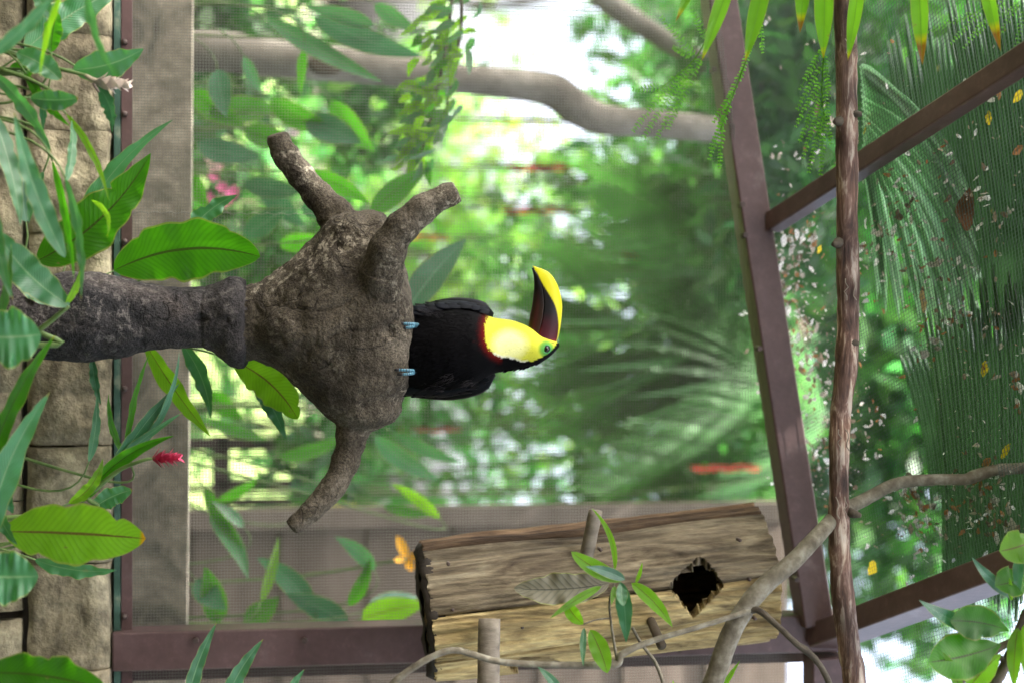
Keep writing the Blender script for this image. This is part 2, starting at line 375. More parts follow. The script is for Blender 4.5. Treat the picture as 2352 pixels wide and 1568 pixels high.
lw.add([(x, y + .3 * math.sin(x * .7) * (j == 0), 0.05 + 0.02 * nz((x, y, 3), .3)) for j, y in enumerate(lys) for x in lxs], [(j * 25 + i, j * 25 + i + 1, (j + 1) * 25 + i + 1, (j + 1) * 25 + i) for j in range(19) for i in range(24)])
structure(lw.build('lawn', MAT['lawn']))

# ------------------------------------------------------------------ stone plinth under the aviary wall
YW = 3.05
ZP = W(251, 700, 2.95)[2]
plinth = thing('stone_plinth_wall', 'rough buff stone block wall along the foot of the wire enclosure', 'stone wall', (0, 3.0, 0))
MB().box((0.2, 3.085, ZP / 2 - 0.006), 4.6, 0.17, ZP - 0.012).build('mortar_core', MAT['mortar'], plinth, smooth=False)
def stone(x0, x1, z0, z1, y, shade, seed):
    b = MB(); nx_, nz_ = 16, 12; V = []; F = []
    for j in range(nz_ + 1):
        for i in range(nx_ + 1):
            s, t = i / nx_, j / nz_
            ex = min(s, 1 - s) * (x1 - x0); ez = min(t, 1 - t) * (z1 - z0)
            rr = 0.022
            dx = max(0, 1 - ex / rr); dz = max(0, 1 - ez / rr)
            back = 0.007 * dx * dx + 0.016 * dz * dz
            x = x0 + (x1 - x0) * s; z = z0 + (z1 - z0) * t
            wob = 0.016 * nz((x, seed, z), 9) + 0.009 * nz((x, seed, z), 26)
            V.append((x + 0.005 * nz((x, z, seed), 14) * (dx > 0), y + back - wob * (1 - max(dx, dz)), z + 0.005 * nz((z, x, seed), 14) * (dz > 0)))
    for j in range(nz_):
        for i in range(nx_):
            a = j * (nx_ + 1) + i; F.append((a, a + 1, a + nx_ + 2, a + nx_ + 1))
    b.add(V, F, shade)
    # sides back to the core
    rim = [i for i in range(nx_ + 1)] + [j * (nx_ + 1) + nx_ for j in range(1, nz_ + 1)] + [nz_ * (nx_ + 1) + i for i in range(nx_ - 1, -1, -1)] + [j * (nx_ + 1) for j in range(nz_ - 1, 0, -1)]
    V2 = [V[i] for i in rim] + [(V[i][0], y + 0.16, V[i][2]) for i in rim]; k = len(rim)
    b.add(V2, [(i, (i + 1) % k, k + (i + 1) % k, k + i) for i in range(k)], shade)
    return b.build('stone_block', MAT['stone'], plinth)
zc = W(57, 700, 2.95)[2]; zd = W(42, 700, 2.95)[2]
joints = [W(150, v, 2.95)[0] for v in (-420, -170, 75, 297, 530, 770, 1025, 1297, 1545, 1800, 2050)]
for i in range(len(joints) - 1):
    sh = 0.86 + 0.28 * random.random()
    stone(joints[i] + 0.001, joints[i + 1] - 0.001, zc, ZP - 0.002 - 0.004 * random.random(), 2.955 + 0.012 * random.random(), (sh, sh * (0.97 + .05 * random.random()), sh * .95), i * 3.1)
for row in range(3):
    z1 = zd - row * 0.235; z0 = z1 - 0.222
    off = 0.11 if row % 2 == 0 else 0.0
    for i in range(-1, len(joints) - 1):
        sh = 0.75 + 0.25 * random.random()
        xa = joints[max(i, 0)] + off - (0.22 if i < 0 else 0)
        stone(xa + 0.003, xa + 0.222, z0, z1, 2.965, (sh, sh, sh * .95), i * 1.7 + row * 9)

# ------------------------------------------------------------------ aviary: posts, beams, rafters, rail, wire
av = thing('wire_aviary', 'aviary frame of brown painted steel with fine wire mesh walls and roof', 'aviary', (0, YW, ZP))
zg = W(276, 700, 3.0)[2]
MB().box((0.2, 3.07, (ZP + zg) / 2), 4.5, 0.13, zg - ZP - 0.002).build('coping', MAT['greenstrip'], av, smooth=False)
def bevbar(a, b, w, h, name, mat=MAT['brown_steel'], up=(0, 0, 1), parent=av, bev=0.004):
    ob = MB().bar(a, b, w, h, up).build(name, mat, parent, smooth=False)
    m = ob.modifiers.new('bevel', 'BEVEL'); m.width = bev; m.segments = 2; m.limit_method = 'ANGLE'
    return ob
zr = W(301, 700, 3.0)[2]
xl, xr = -1.75, 2.1
rail = MB().box(((xl + xr) / 2, 3.012, (zg + zr) / 2 + 0.001), xr - xl, 0.006, zr - zg).box(((xl + xr) / 2, 3.043, zg + 0.005), xr - xl, 0.054, 0.006).build('bottom_rail', MAT['brown_steel'], av, smooth=False)
rail['label'] = 'brown angle iron rail along the foot of the mesh'
for v in (-60, 97, 262, 420, 555, 700, 892, 1050, 1230, 1415):
    p = W(286, v, 3.006)
    MB().tube([p + [0, 0.003, 0], p + [0, -0.006, 0]], [0.0065, 0.0055], 8).build('bolt', MAT['bolt'], rail)
# top beam (follows the fall of the roof) and its run past the corner post
B0 = W(1632, -120, 3.12); B1 = W(1868, 1412, 2.99)
eB = nrm(B1 - B0)
bevbar(B0 - eB * 0.6, B1 + eB * 0.02, 0.072, 0.066, 'roof_beam')
pc = W(900, 1472, 3.02)
zt = W(1935, 1472, 3.02)[2]
post = MB().box((pc[0], 3.02, (ZP + zt) / 2), 0.080, 0.075, zt - ZP).build('corner_post', MAT['brown_steel'], av, smooth=False)
mm = post.modifiers.new('bevel', 'BEVEL'); mm.width = 0.004; mm.segments = 2
MB().box((pc[0] + 0.062, 3.085, (ZP + zt) / 2), 0.036, 0.03, zt - ZP).build('door_post', MAT['brown_steel'], av, smooth=False)
Ba = W(1893, 1512, 3.0); bevbar(Ba + [-0.01, 0, 0], Ba + [0.9, 0.05, 0.02], 0.07, 0.075, 'roof_beam')
R1a, R1b = W(1775, 512, 3.03), W(2352, 136, 2.50)
R2a, R2b = W(1893, 1462, 2.99), W(2352, 1292, 2.46)
d2 = nrm(R2b - R2a); _n = np.cross(eB, d2); _d = FWD + UPV * ((2352 - 1176.0) / FPX) + RGT * ((136 - 784.0) / FPX)
R1b = CAMP + _d * (np.dot(R1a - CAMP, _n) / np.dot(_d, _n)); d1 = nrm(R1b - R1a); print('R1', R1a, R1b, 'R2', R2a, R2b)
bevbar(R1a, R1a + d1 * 1.9, 0.044, 0.036, 'rafter'); bevbar(R2a, R2a + d2 * 1.8, 0.05, 0.092, 'rafter')

for (u, v, y) in ((1705, 470, 3.03), (1712, 540, 3.03), (1830, 1330, 2.95), (1560, 1452, 2.98), (1560, 1492, 2.98), (700, 1470, 2.98), (450, 1470, 2.98), (1640, 160, 3.07), (1745, 800, 3.0)):
    p = W(u, v, y - .005); MB().tube([p + [0, .02, 0], p + [0, -.004, 0]], [.007, .006], 6).build('bolt', MAT['bolt'], av, smooth=False)
wm = MB()
PITCHW, WR = 0.0063, 0.00036
slope = (B1[2] - B0[2]) / (B1[0] - B0[0])
ztop = lambda x: (B1[2] + (x - B1[0]) * slope if x < B1[0] else zt) - 0.02
for x in np.arange(xl, xr, PITCHW):
    z1 = ztop(x); k = WR
    wm.add([(x - k, 3.046, zr - .02), (x + k, 3.046, zr - .02), (x + k, 3.046, z1), (x - k, 3.046, z1), (x - k, 3.0475, zr - .02), (x + k, 3.0475, zr - .02), (x + k, 3.0475, z1), (x - k, 3.0475, z1)], [(0, 1, 2, 3), (5, 4, 7, 6), (4, 0, 3, 7), (1, 5, 6, 2)])
for z in np.arange(zr - .01, zt, PITCHW):
    xa = xl
    if z > ztop(xl): xa = B1[0] + (z + .02 - B1[2]) / slope
    if xa > xr: continue
    k = WR
    wm.add([(xa, 3.0445, z - k), (xr, 3.0445, z - k), (xr, 3.0445, z + k), (xa, 3.0445, z + k), (xa, 3.046, z - k), (xr, 3.046, z - k), (xr, 3.046, z + k), (xa, 3.046, z + k)], [(0, 1, 2, 3), (5, 4, 7, 6), (3, 2, 6, 7), (1, 0, 4, 5)])
o = wm.build('wall_mesh', MAT['wire'], av, smooth=False, kind='stuff'); o['label'] = 'fine square wire mesh of the aviary wall'
# overlap seam where two rolls of mesh meet
sm = MB()
for v in (488,):
    p0 = W(300, v, 3.04)
    sm.tube([(p0[0] + 0.0025 * math.sin(i * 1.3), 3.040 + 0.002 * math.cos(i * 1.3), p0[2] + i * 0.006) for i in range(90)], 0.0008, 5)
sm.build('mesh_seam_wire', MAT['wire'], av)

# roof mesh: plane through the beam line and the rafters
e1 = -eB; e2 = d2
nr = nrm(np.cross(e1, e2)); nr = nr if nr[2] > 0 else -nr
RO = B1 + nr * 0.068
def roofpt(a, b, h=0.0): return RO + e1 * a + e2 * b + nr * h
rm = MB(); kk = 0.00038
LA, LB = (-1.0, 2.2), (-0.05, 1.7)
for b in np.arange(LB[0], LB[1], 0.0075):
    rm.bar(roofpt(LA[0], b), roofpt(LA[1], b), 2 * kk, 2 * kk, nr)
for a in np.arange(LA[0], LA[1], 0.0075):
    rm.bar(roofpt(a, LB[0], .0013), roofpt(a, LB[1], .0013), 1.6 * kk, 1.6 * kk, nr)
o = rm.build('roof_mesh', MAT['wire_dark'], av, smooth=False, kind='stuff'); o['label'] = 'dark wire mesh of the aviary roof'
def roof_hit(u, v):
    d = FWD + UPV * ((u - 1176.0) / FPX) + RGT * ((v - 784.0) / FPX)
    t = np.dot(RO - CAMP, nr) / np.dot(d, nr)
    return CAMP + d * t

# ------------------------------------------------------------------ outside: low concrete wall, boarded shed, window frame
ow = thing('low_concrete_wall', 'weathered grey brown concrete ledge seen through the lower mesh', 'low wall', (0, 3.6, 0))
for i in range(1):
    xa = -2.6; xb = 2.6
    ya, yb = 3.68 - (xa + 2.3) * 0.09, 3.68 - (xb + 2.3) * 0.09
    sh = 0.97 + 0.06 * random.random()
    MB().bar((xa, ya, 0.575), (xb, yb, 0.575), 0.035, 1.15, col=(sh, sh * .98, sh * .93)).build('concrete_panel', MAT['concrete'], ow, smooth=False)
sd = thing('boarded_shed', 'brown boarded shed wall behind the plants right of the toucan', 'shed', (2.2, 5.3, 0))
xs0 = W(700, 1205, 5.3)[0]
for i in range(20):
    z0 = 0.02 + i * 0.16; sh = 0.8 + 0.4 * random.random()
    MB().box((xs0 + 1.6, 5.3 + 0.014 * (i % 2), z0 + 0.078), 3.2, 0.012, 0.166, col=(sh, sh * .97, sh * .95)).build('board', MAT['shed'], sd, smooth=False)
MB().box((xs0 - 0.03, 5.28, 1.62), 0.07, 0.09, 3.24).build('corner_trim', MAT['shed'], sd, smooth=False)
wf = thing('timber_window_frame', 'purple brown timber frame with bright openings below the right stub', 'frame', (1.0, 5.9, 0))
yF = 5.9
for (ua, va, ub, vb, w_) in ((508, 1000, 508, 1240, .07), (694, 1000, 694, 1240, .06), (500, 1018, 720, 1018, .05), (500, 1110, 720, 1110, .035), (500, 1152, 720, 1152, .03), (500, 1215, 720, 1215, .07), (600, 1000, 600, 1030, .05)):
    a, b = W(ua, va, yF), W(ub, vb, yF)
    up = (0, 0, 1) if ua == ub else (1, 0, 0)
    MB().bar(a, b, 0.06, w_, up).build('frame_bar', MAT['shed_dark'], wf, smooth=False)
for v in (1018, 1215):
    a = W(508, v, yF); MB().box((a[0], yF + .01, a[2] / 2), .05, .05, a[2]).build('leg', MAT['shed_dark'], wf, smooth=False)

# ================================================================== CAST CONCRETE STUMP PERCH
YP = 2.76
perch = thing('perch_stump', 'dark cast concrete tree stump perch with three stubby branches', 'perch', (W(0, 735, YP)[0], YP, 0))
def ring_loft(mb, rows, seg=40, power=2.3):
    """rows: (u, vleft, vright, y centre, half depth in view units)"""
    V = []; F = []
    for (u, a, b, yc, hd) in rows:
        pa, pb = W(u, a, YP), W(u, b, YP); s = S(u, YP)
        cx, hx, z = (pa[0] + pb[0]) / 2, (pb[0] - pa[0]) / 2, pa[2]
        for k in range(seg):
            t = 2 * math.pi * k / seg; c_, s_ = math.cos(t), math.sin(t)
            V.append((cx + hx * math.copysign(abs(c_) ** (2 / power), c_), yc + hd * s * math.copysign(abs(s_) ** (2 / power), s_), z))
    n = len(rows)
    for i in range(n - 1):
        for k in range(seg):
            F.append((i * seg + k, i * seg + (k + 1) % seg, (i + 1) * seg + (k + 1) % seg, (i + 1) * seg + k))
    F.append(tuple(range(seg - 1, -1, -1))); F.append(tuple((n - 1) * seg + k for k in range(seg)))
    mb.add(V, F)
def interp_rows(rows, n):
    rows = np.array(rows, float); u = np.linspace(rows[0, 0], rows[-1, 0], n)
    return np.stack([u] + [np.interp(u, rows[:, 0], rows[:, k]) for k in range(1, 5)], 1)
pm = MB()
trunk_rows = [(-1450, 560, 900, YP, 165), (-600, 590, 870, YP, 140), (0, 640, 826, YP, 92), (70, 634, 826, YP, 95), (120, 624, 830, YP, 100), (165, 622, 834, YP, 102), (200, 625, 834, YP, 104), (240, 630, 824, YP, 98), (280, 636, 820, YP, 93), (330, 646, 812, YP, 86), (380, 656, 803, YP, 80), (420, 660, 800, YP, 76), (466, 660, 802, YP, 76),
              (474, 658, 804, YP, 78), (490, 654, 808, YP, 82), (505, 647, 817, YP, 89), (525, 636, 836, YP, 98), (545, 636, 846, YP, 100), (560, 645, 850, YP, 96), (572, 655, 838, YP, 88), (578, 664, 825, YP, 80)]
head_rows = [(566, 662, 822, YP, 84), (585, 655, 826, YP, 86), (610, 640, 832, YP, 92), (650, 606, 856, YP, 108), (690, 570, 892, YP, 132), (720, 542, 922, YP, 145), (750, 508, 958, YP, 155), (785, 490, 986, YP, 162), (820, 486, 1000, YP, 166), (855, 486, 992, YP, 165), (885, 494, 970, YP, 160), (905, 540, 950, YP, 150), (922, 592, 930, YP, 138), (934, 628, 908, YP, 122), (941, 680, 880, YP, 100)]
ring_loft(pm, interp_rows(trunk_rows, 150)); ring_loft(pm, interp_rows(head_rows, 60), power=2.5)
# knobbly lump at the upper left of the head, and ridges
def blob(c, r, sc=(1, 1, 1)):
    bm = bmesh.new(); bmesh.ops.create_icosphere(bm, subdivisions=3, radius=1.0)
    V = np.array([v.co[:] for v in bm.verts]) * r * np.array(sc) + c; F = [[v.index for v in f.verts] for f in bm.faces]; bm.free()
    pm.add(V, F)
sP = S(800, YP)
blob(W(800, 540, YP - 0.05), 58 * sP, (.95, 1.2, 1.1)); blob(W(868, 548, YP - 0.05), 50 * sP, (1.2, 1.1, .75))
blob(W(880, 800, YP - 0.075), 75 * sP, (1.6, .8, .75)); blob(W(850, 930, YP - 0.04), 70 * sP, (.9, 1.2, 1.1)); blob(W(700, 760, YP - 0.06), 80 * sP, (1.0, .8, 1.4))
prongs = {
    'left': ([(800, 540, YP - .01), (775, 500, YP), (742, 462, YP + .005), (710, 425, YP + .01), (676, 382, YP + .01), (648, 342, YP + .005), (638, 308, YP)], [50, 40, 33, 30, 29, 27, 22]),
    'front': ([(860, 690, YP - .085), (874, 640, YP - .115), (886, 588, YP - .145), (910, 540, YP - .16), (948, 500, YP - .17), (996, 466, YP - .175), (1050, 440, YP - .18)], [60, 46, 41, 37, 33, 28, 23]),
    'right': ([(825, 930, YP - .02), (812, 985, YP - .03), (803, 1025, YP - .035), (790, 1070, YP - .04), (764, 1118, YP - .045), (728, 1160, YP - .05), (692, 1192, YP - .055), (668, 1212, YP - .06)], [58, 42, 33, 31, 30, 27, 25, 20]),
}
plines = {}
for k, (pp, rr) in prongs.items():
    P_ = spline([W(*q) for q in pp], 40); r_ = np.interp(np.linspace(0, len(rr) - 1, 40), range(len(rr)), rr) * sP * {'left': 1.08, 'front': 1.1, 'right': 1.04}[k]
    r_ = r_ * (1 + 0.05 * np.sin(np.arange(40) * .9))
    plines[k] = (P_, r_); pm.tube(P_, r_, 20)
tmp = pm.build('perch_tmp', None)
md = tmp.modifiers.new('remesh', 'REMESH'); md.mode = 'VOXEL'; md.voxel_size = 0.0036; md.use_smooth_shade = True
sm_ = tmp.modifiers.new('smooth', 'SMOOTH'); sm_.factor = 0.5; sm_.iterations = 9
dg = bpy.context.evaluated_depsgraph_get(); ev = tmp.evaluated_get(dg); me = ev.to_mesh()
nv_ = len(me.vertices); V = np.zeros(nv_ * 3); me.vertices.foreach_get('co', V); V = V.reshape(-1, 3)
NR = np.zeros(nv_ * 3); me.vertices.foreach_get('normal', NR); NR = NR.reshape(-1, 3)
F = [tuple(p.vertices) for p in me.polygons]
ev.to_mesh_clear(); bpy.data.objects.remove(tmp)
zcol0, zcol1 = W(470, 730, YP)[2], W(571, 730, YP)[2]
part_id = np.zeros(nv_, int)          # 0 trunk 1 collar 2 head 3.. prongs
disp = np.zeros(nv_)
key = ['left', 'front', 'right']
for i in range(nv_):
    p = V[i]
    wob = 0.006 * nz(p, 11, 3.0)
    z = p[2] + wob
    pid = 2 if z > zcol1 else (1 if z > zcol0 else 0)
    big = 0.009 * nz(p, 8) if pid == 2 else 0.007 * nz(p, 8, 2.0)
    if pid == 0: big += 0.004 * nz((p[0] * .6, p[1] * .6, p[2]), 18, 9.)
    mid_ = 0.0034 * nz(p, 27, 1.0) + 0.0020 * nz(p, 48, 17.0) - 0.006 * abs(nz((p[0], p[1], p[2] * .7), 15, 40.0)) + 0.001
    fin = 0.0012 * nz(p, 75, 4.0) + 0.0009 * nz(p, 170, 6.0)
    c = nz((p[0], p[1], p[2] * .5), 13, 12.0)                        # creases
    crease = -0.005 * max(0.0, 1 - abs(c) / 0.035) * max(0.0, min(1.0, 3 * nz(p, 9, 31.0)))
    g1 = abs(z - zcol0) / 0.006; g2 = abs(z - zcol1) / 0.006
    groove = -0.007 * max(0, 1 - g2) - 0.0025 * max(0, 1 - g1)
    pit = nz(p, 38, 21.0); pit = -0.006 * max(0, pit - 0.45) * 3
    for q, kn in enumerate(key):
        P_, r_ = plines[kn]
        d = np.linalg.norm(P_ - p, axis=1); j = int(np.argmin(d - r_ * 0.3))
        if j >= 10 and d[j] < r_[j] * 1.35:
            pid = 3 + q; big *= 0.25; crease *= .5; groove = 0; mid_ *= .45
    part_id[i] = pid
    disp[i] = big + mid_ + fin + crease + groove + pit
V = V + NR * disp[:, None]
fp = np.array([np.bincount(part_id[list(f)]).argmax() for f in F])
for pid, nm, lab in ((0, 'trunk', 'slate grey lower trunk of the stump'), (1, 'collar', 'swollen dark collar below the flared head'), (2, 'head', 'flared brown top of the stump'), (3, 'branch_stub', 'stub pointing down to the left'), (4, 'branch_stub', 'stub curving up in front'), (5, 'branch_stub', 'stub curving down to the right')):
    fs = [F[i] for i in np.nonzero(fp == pid)[0]]
    used = sorted({i for f in fs for i in f}); mp_ = {a: b for b, a in enumerate(used)}
    mb = MB(); mb.add(V[used], [tuple(mp_[i] for i in f) for f in fs])
    ob = mb.build(nm, MAT['slate'] if pid < 2 else MAT['stump'], perch)
    ob['label'] = lab
    # normals of the whole casting, so that the parts meet without a seam
    bmn = None

# ================================================================== TOUCAN
YB = 2.72
def BP(u, v, dy=0.0):
    p = W(u, v, YB); return p + np.array([0, dy, 0])
sB = S(1080, YB)
bird = thing('toucan', 'black toucan with yellow bib and long yellow and maroon bill', 'bird', BP(942, 800))
body_rows = [(800, 770, 862, .030, 30), (850, 750, 880, .028, 55), (900, 736, 892, .022, 74), (942, 728, 896, .014, 86), (993, 714, 899, .006, 93), (1037, 708, 897, 0, 93), (1081, 711, 887, 0, 88), (1105, 718, 875, 0, 80), (1122, 726, 864, 0, 71), (1138, 731, 856, 0, 64), (1154, 732, 852, 0, 60), (1184, 738, 849, 0, 56), (1205, 745, 845, 0, 54), (1225, 757, 839, 0, 50), (1242, 770, 832, 0, 45), (1258, 777, 822, 0, 37), (1270, 781, 812, 0, 27), (1279, 784, 803, 0, 16), (1284, 788, 797, 0, 5)]
br = np.array(body_rows, float)
NU, NS = 120, 72
uu = np.linspace(br[0, 0], br[-1, 0], NU)
cols = [np.interp(uu, br[:, 0], br[:, k]) for k in range(1, 5)]
for c in cols:      # soften the profile
    for _ in range(3): c[1:-1] = (c[:-2] + 2 * c[1:-1] + c[2:]) / 4
BIB = np.array([(1121, 726), (1113, 737), (1107, 752), (1105, 768), (1107, 784), (1114, 798), (1129, 812), (1143, 819), (1169, 822), (1195, 831), (1218, 828.5), (1239, 819), (1254, 813), (1266, 801), (1276, 788), (1281, 776), (1240, 690), (1150, 690)])
def inpoly(P, u, v):
    ins = False; n = len(P); j = n - 1
    for i in range(n):
        if (P[i][1] > v) != (P[j][1] > v) and u < (P[j][0] - P[i][0]) * (v - P[i][1]) / (P[j][1] - P[i][1]) + P[i][0]: ins = not ins
        j = i
    return ins
def segdist(P, u, v, n=None):
    best = 1e9
    for i in range((n or len(P)) - 1):
        a, b = P[i], P[i + 1]; ab = b - a; t = np.clip(np.dot(np.array([u, v]) - a, ab) / np.dot(ab, ab), 0, 1)
        best = min(best, np.hypot(*(a + ab * t - [u, v])))
    return best
YEL = np.array([0.56, 0.57, 0.05]); PALE = np.array([0.80, 0.80, 0.36]); WHI = np.array([0.72, 0.72, 0.66]); BLK = np.array([0.0010, 0.0010, 0.0013]); RED = np.array([0.10, 0.003, 0.002]); GRN = np.array([0.26, 0.50, 0.04]); GRN2 = np.array([0.09, 0.30, 0.06])
def plumage(u, v, jit=0.0):
    uj, vj = u + jit, v
    if inpoly(BIB, uj, vj):
        dl = segdist(BIB[6:11], uj, vj); de = math.hypot(u - 1249.5, v - 801)
        c = YEL
        k = max(0, 1 - math.hypot((u - 1165) / 50, (v - 792) / 42)); k = min(1, k * 2.2); c = c * (1 - .9 * k) + PALE * .9 * k
        if dl < 6 and u < 1210: c = WHI * (1 - dl / 6) + c * (dl / 6)
        if de < 22: 
            t = min(1, (22 - de) / 6); g_ = GRN2 if de < 12 else GRN * ((de - 12) / 10) * .4 + GRN2 * (1 - ((de - 12) / 10)) * .5 + GRN * .3
            c = c * (1 - t) + g_ * t
        return c
    dr = segdist(BIB[0:8], uj, vj)
    if u < 1146 and dr < 30:
        t = min(1.0, max(0, 1.1 - dr / 19.0)) ** 1.6; return RED * t + BLK * (1 - t)
    return BLK
V = []; C = []; UVb = []
for i in range(NU):
    for k in range(NS):
        t = 2 * math.pi * k / NS; c_, s_ = math.cos(t), math.sin(t)
        a, b, yc, hd = (cols[j][i] for j in range(4))
        v = (a + b) / 2 + (b - a) / 2 * c_
        p = BP(uu[i], v, yc + hd * sB * s_)
        p = p + np.array([c_, s_, 0]) * 0.0012 * nz(p, 45)
        V.append(p); UVb.append((uu[i], v)); C.append(plumage(uu[i], v, 1.5 * nz(p, 300)))
F = []
for i in range(NU - 1):
    for k in range(NS):
        F.append((i * NS + k, i * NS + (k + 1) % NS, (i + 1) * NS + (k + 1) % NS, (i + 1) * NS + k))
F.append(tuple(range(NS - 1, -1, -1))); F.append(tuple((NU - 1) * NS + k for k in range(NS)))
MAT['plumage'] = attr_mat('plumage', 0.75, 0.06, bump=0.15, bscale=260, sheen=0.0)
MAT['wingf'] = attr_mat('glossy_black_feather', 0.5, 0.08)
bb = MB(); bb.add(V, F, np.array(C)); bb.build('body', MAT['plumage'], bird)
# small body feathers lying on the skin, pointing down the body
V = np.array(V); UVb = np.array(UVb)
fm = MB(); FV = []; FF = []; FC = []; nb = 0
for q in range(15000):
    i = random.randint(2, NU - 4); k = random.randint(0, NS - 1)
    a0 = V[i * NS + k]; a1 = V[(i - 1) * NS + k]; a2 = V[i * NS + (k + 1) % NS]
    r1, r2 = random.random(), random.random()
    p = a0 + (V[(i + 1) * NS + k] - a0) * r1 + (a2 - a0) * r2
    u, v = UVb[i * NS + k][0] + r1 * (uu[1] - uu[0]), UVb[i * NS + k][1] * (1 - r2) + UVb[i * NS + (k + 1) % NS][1] * r2
    if math.hypot(u - 1249.5, v - 801) < 25 and p[1] < YB: continue
    if u > 1212 and v < 790: continue
    fl = nrm(a1 - a0); sd_ = nrm(a2 - a0); nm_ = nrm(np.cross(fl, sd_))
    if np.dot(nm_, p - BP(u, 790)) < 0: nm_ = -nm_
    fl = nrm(fl + sd_ * random.gauss(0, .22) + nm_ * (0.10 + 0.16 * random.random()))
    hd_ = u > 1088
    L = (random.uniform(5, 9) if hd_ else random.uniform(9, 17)) * sB; w = L * (0.14 if hd_ else 0.16)
    c = plumage(u, v, random.gauss(0, 2.2))
    sh = random.uniform(.72, 1.18); c = np.clip(c * sh, 0, .95)
    base = p - nm_ * 0.0006
    FV += [base, base + fl * L * .5 + sd_ * w, base + fl * L, base + fl * L * .5 - sd_ * w]
    FF.append((nb, nb + 1, nb + 2, nb + 3)); FC += [c] * 4; nb += 4
fm.add(FV, FF, np.array(FC)); o = fm.build('plumage', MAT['plumage'], bird, smooth=False, kind='stuff'); o['label'] = 'short body feathers of the toucan'
# crown feathers sweeping back over the nape
cf = MB()
for q in range(420):
    t = random.random(); u = 1284 - 130 * t ** 1.2; v = np.interp(u, [1154, 1184, 1213, 1242, 1265, 1284], [851, 848, 842, 832, 812, 794]) - random.random() * 9
    p = BP(u, v, random.uniform(-.020, .02) * (1 if u < 1270 else .4)); L = random.uniform(8, 15) * sB
    d = nrm(np.array([0.45 + random.gauss(0, .15), random.gauss(0, .15), -0.9])); s_ = nrm(np.cross(d, (0, 1, 0)))
    w = L * .13
    cf.add([p, p + d * L * .5 + s_ * w, p + d * L, p + d * L * .5 - s_ * w], [(0, 1, 2, 3)], BLK * random.uniform(.7, 2))
cf.build('nape_feathers', MAT['plumage'], bird, smooth=False, kind='stuff')
# wings
def feather(mb, base, d, s_, nrm_, L, Wd, col):
    n = 7; V = []; F = []
    for i in range(n):
        t = i / (n - 1); w = Wd * (0.55 + .45 * math.sin(math.pi * min(1, t * 1.0))) * (1 if t < .7 else math.sqrt(max(0.0, 1 - ((t - .7) / .3) ** 2)))
        c = base + d * L * t - nrm_ * (t * t * .06 * L)
        V += [c - s_ * w - nrm_ * .18 * Wd, c + nrm_ * 0.0006, c + s_ * w - nrm_ * .18 * Wd]
    for i in range(n - 1):
        for k in range(2): F.append((i * 3 + k, i * 3 + k + 1, i * 3 + k + 4, i * 3 + k + 3))
    mb.add(V, F, col)
def wing(side):
    mb = MB()
    rows = 9
    for r in range(rows):
        t = r / (rows - 1)
        # along the folded wing, shoulder to primaries
        u = 1118 - 160 * t
        if side > 0: vc = np.interp(u, [950, 1000, 1040, 1081, 1110, 1130], [886, 888, 884, 872, 858, 850]); vo = np.interp(u, [950, 1000, 1040, 1081, 1110, 1130], [899, 903, 904, 895, 880, 866])
        else: vc = np.interp(u, [950, 1000, 1040, 1081, 1110, 1130], [735, 724, 720, 724, 730, 737]); vo = np.interp(u, [950, 1000, 1040, 1081, 1110, 1130], [722, 706, 699, 700, 707, 722])
        for k in range(7):
            f = k / 6.0
            ang = -0.55 + f * 2.1       # round the flank, front edge to back
            ex = (vo - vc); v = vc + ex * math.cos(ang) * 1.0 + (side * -6 if f < .15 else 0)
            yy = math.sin(ang) * 46 * sB
            p = BP(u + random.uniform(-5, 5), v, yy + .004 - (0.018 if False else 0))
            nn = nrm(np.array([side * math.cos(ang), math.sin(ang) - .1, 0.1])); d = nrm(np.array([side * .08, 0.25, -1.0])); d = nrm(d - nn * np.dot(d, nn)); s_ = np.cross(d, nn)
            L = (26 + 34 * t + random.uniform(-3, 3)) * sB; wd = (11 + 2 * t) * sB
            sh = random.uniform(.7, 1.5)
            feather(mb, p + nn * (0.0015 + .0006 * (rows - r)), d, s_, nn, L, wd, np.array([0.0018, 0.0028, 0.0050]) * sh)
    # shell below the feathers
    P_ = spline([BP(1130, 846 if side > 0 else 737, .01), BP(1085, 872 if side > 0 else 724, .012), BP(1030, 882 if side > 0 else 722, .014), BP(960, 884 if side > 0 else 734, .02), BP(900, 874 if side > 0 else 750, .03)], 16)
    mb.tube(P_, np.interp(np.linspace(0, 1, 16), [0, .15, .5, .85, 1], [10, 20, 20, 14, 4]) * sB, 12, col=(0.002, .0025, .003), oval=1.9)
    return mb.build('wing', MAT['wingf'], bird)
wing(1); wing(-1)
# loose downy tufts where the wings meet the flanks
dn = MB()
for (u0, v0, dx, n_) in ((1000, 888, .2, 70), (1025, 862, .5, 60), (985, 720, -.4, 60), (1070, 878, .3, 40), (1010, 730, -.2, 40)):
    for q in range(n_):
        p = BP(u0 + random.gauss(0, 12), v0 + random.gauss(0, 5), -abs(random.gauss(.055, .012)) if 735 < v0 < 880 else random.gauss(-.03, .012)); L = random.uniform(10, 24) * sB
        d = nrm(np.array([dx + random.gauss(0, .35), random.gauss(-.25, .2), -1.0])); s_ = nrm(np.cross(d, (0, 1, 0))) * L * .035
        k = random.uniform(.5, 1.6); dn.add([p - s_, p + s_, p + d * L * .6 + s_ * .6 + [0, -.001, 0], p + d * L], [(0, 1, 2, 3)], np.array([.012, .011, .012]) * k)
dn.build('down_tufts', MAT['plumage'], bird, smooth=False, kind='stuff')
tl = MB()
for k in range(7):
    feather(tl, BP(870, 800 + (k - 3) * 9, .05), nrm(np.array([(k - 3) * .02, .28, -1])), np.array([1.0, 0, 0]), np.array([0, -1.0, 0]), 175 * sB, 14 * sB, (0.003, .003, .004))
tl.build('tail', MAT['wingf'], bird)
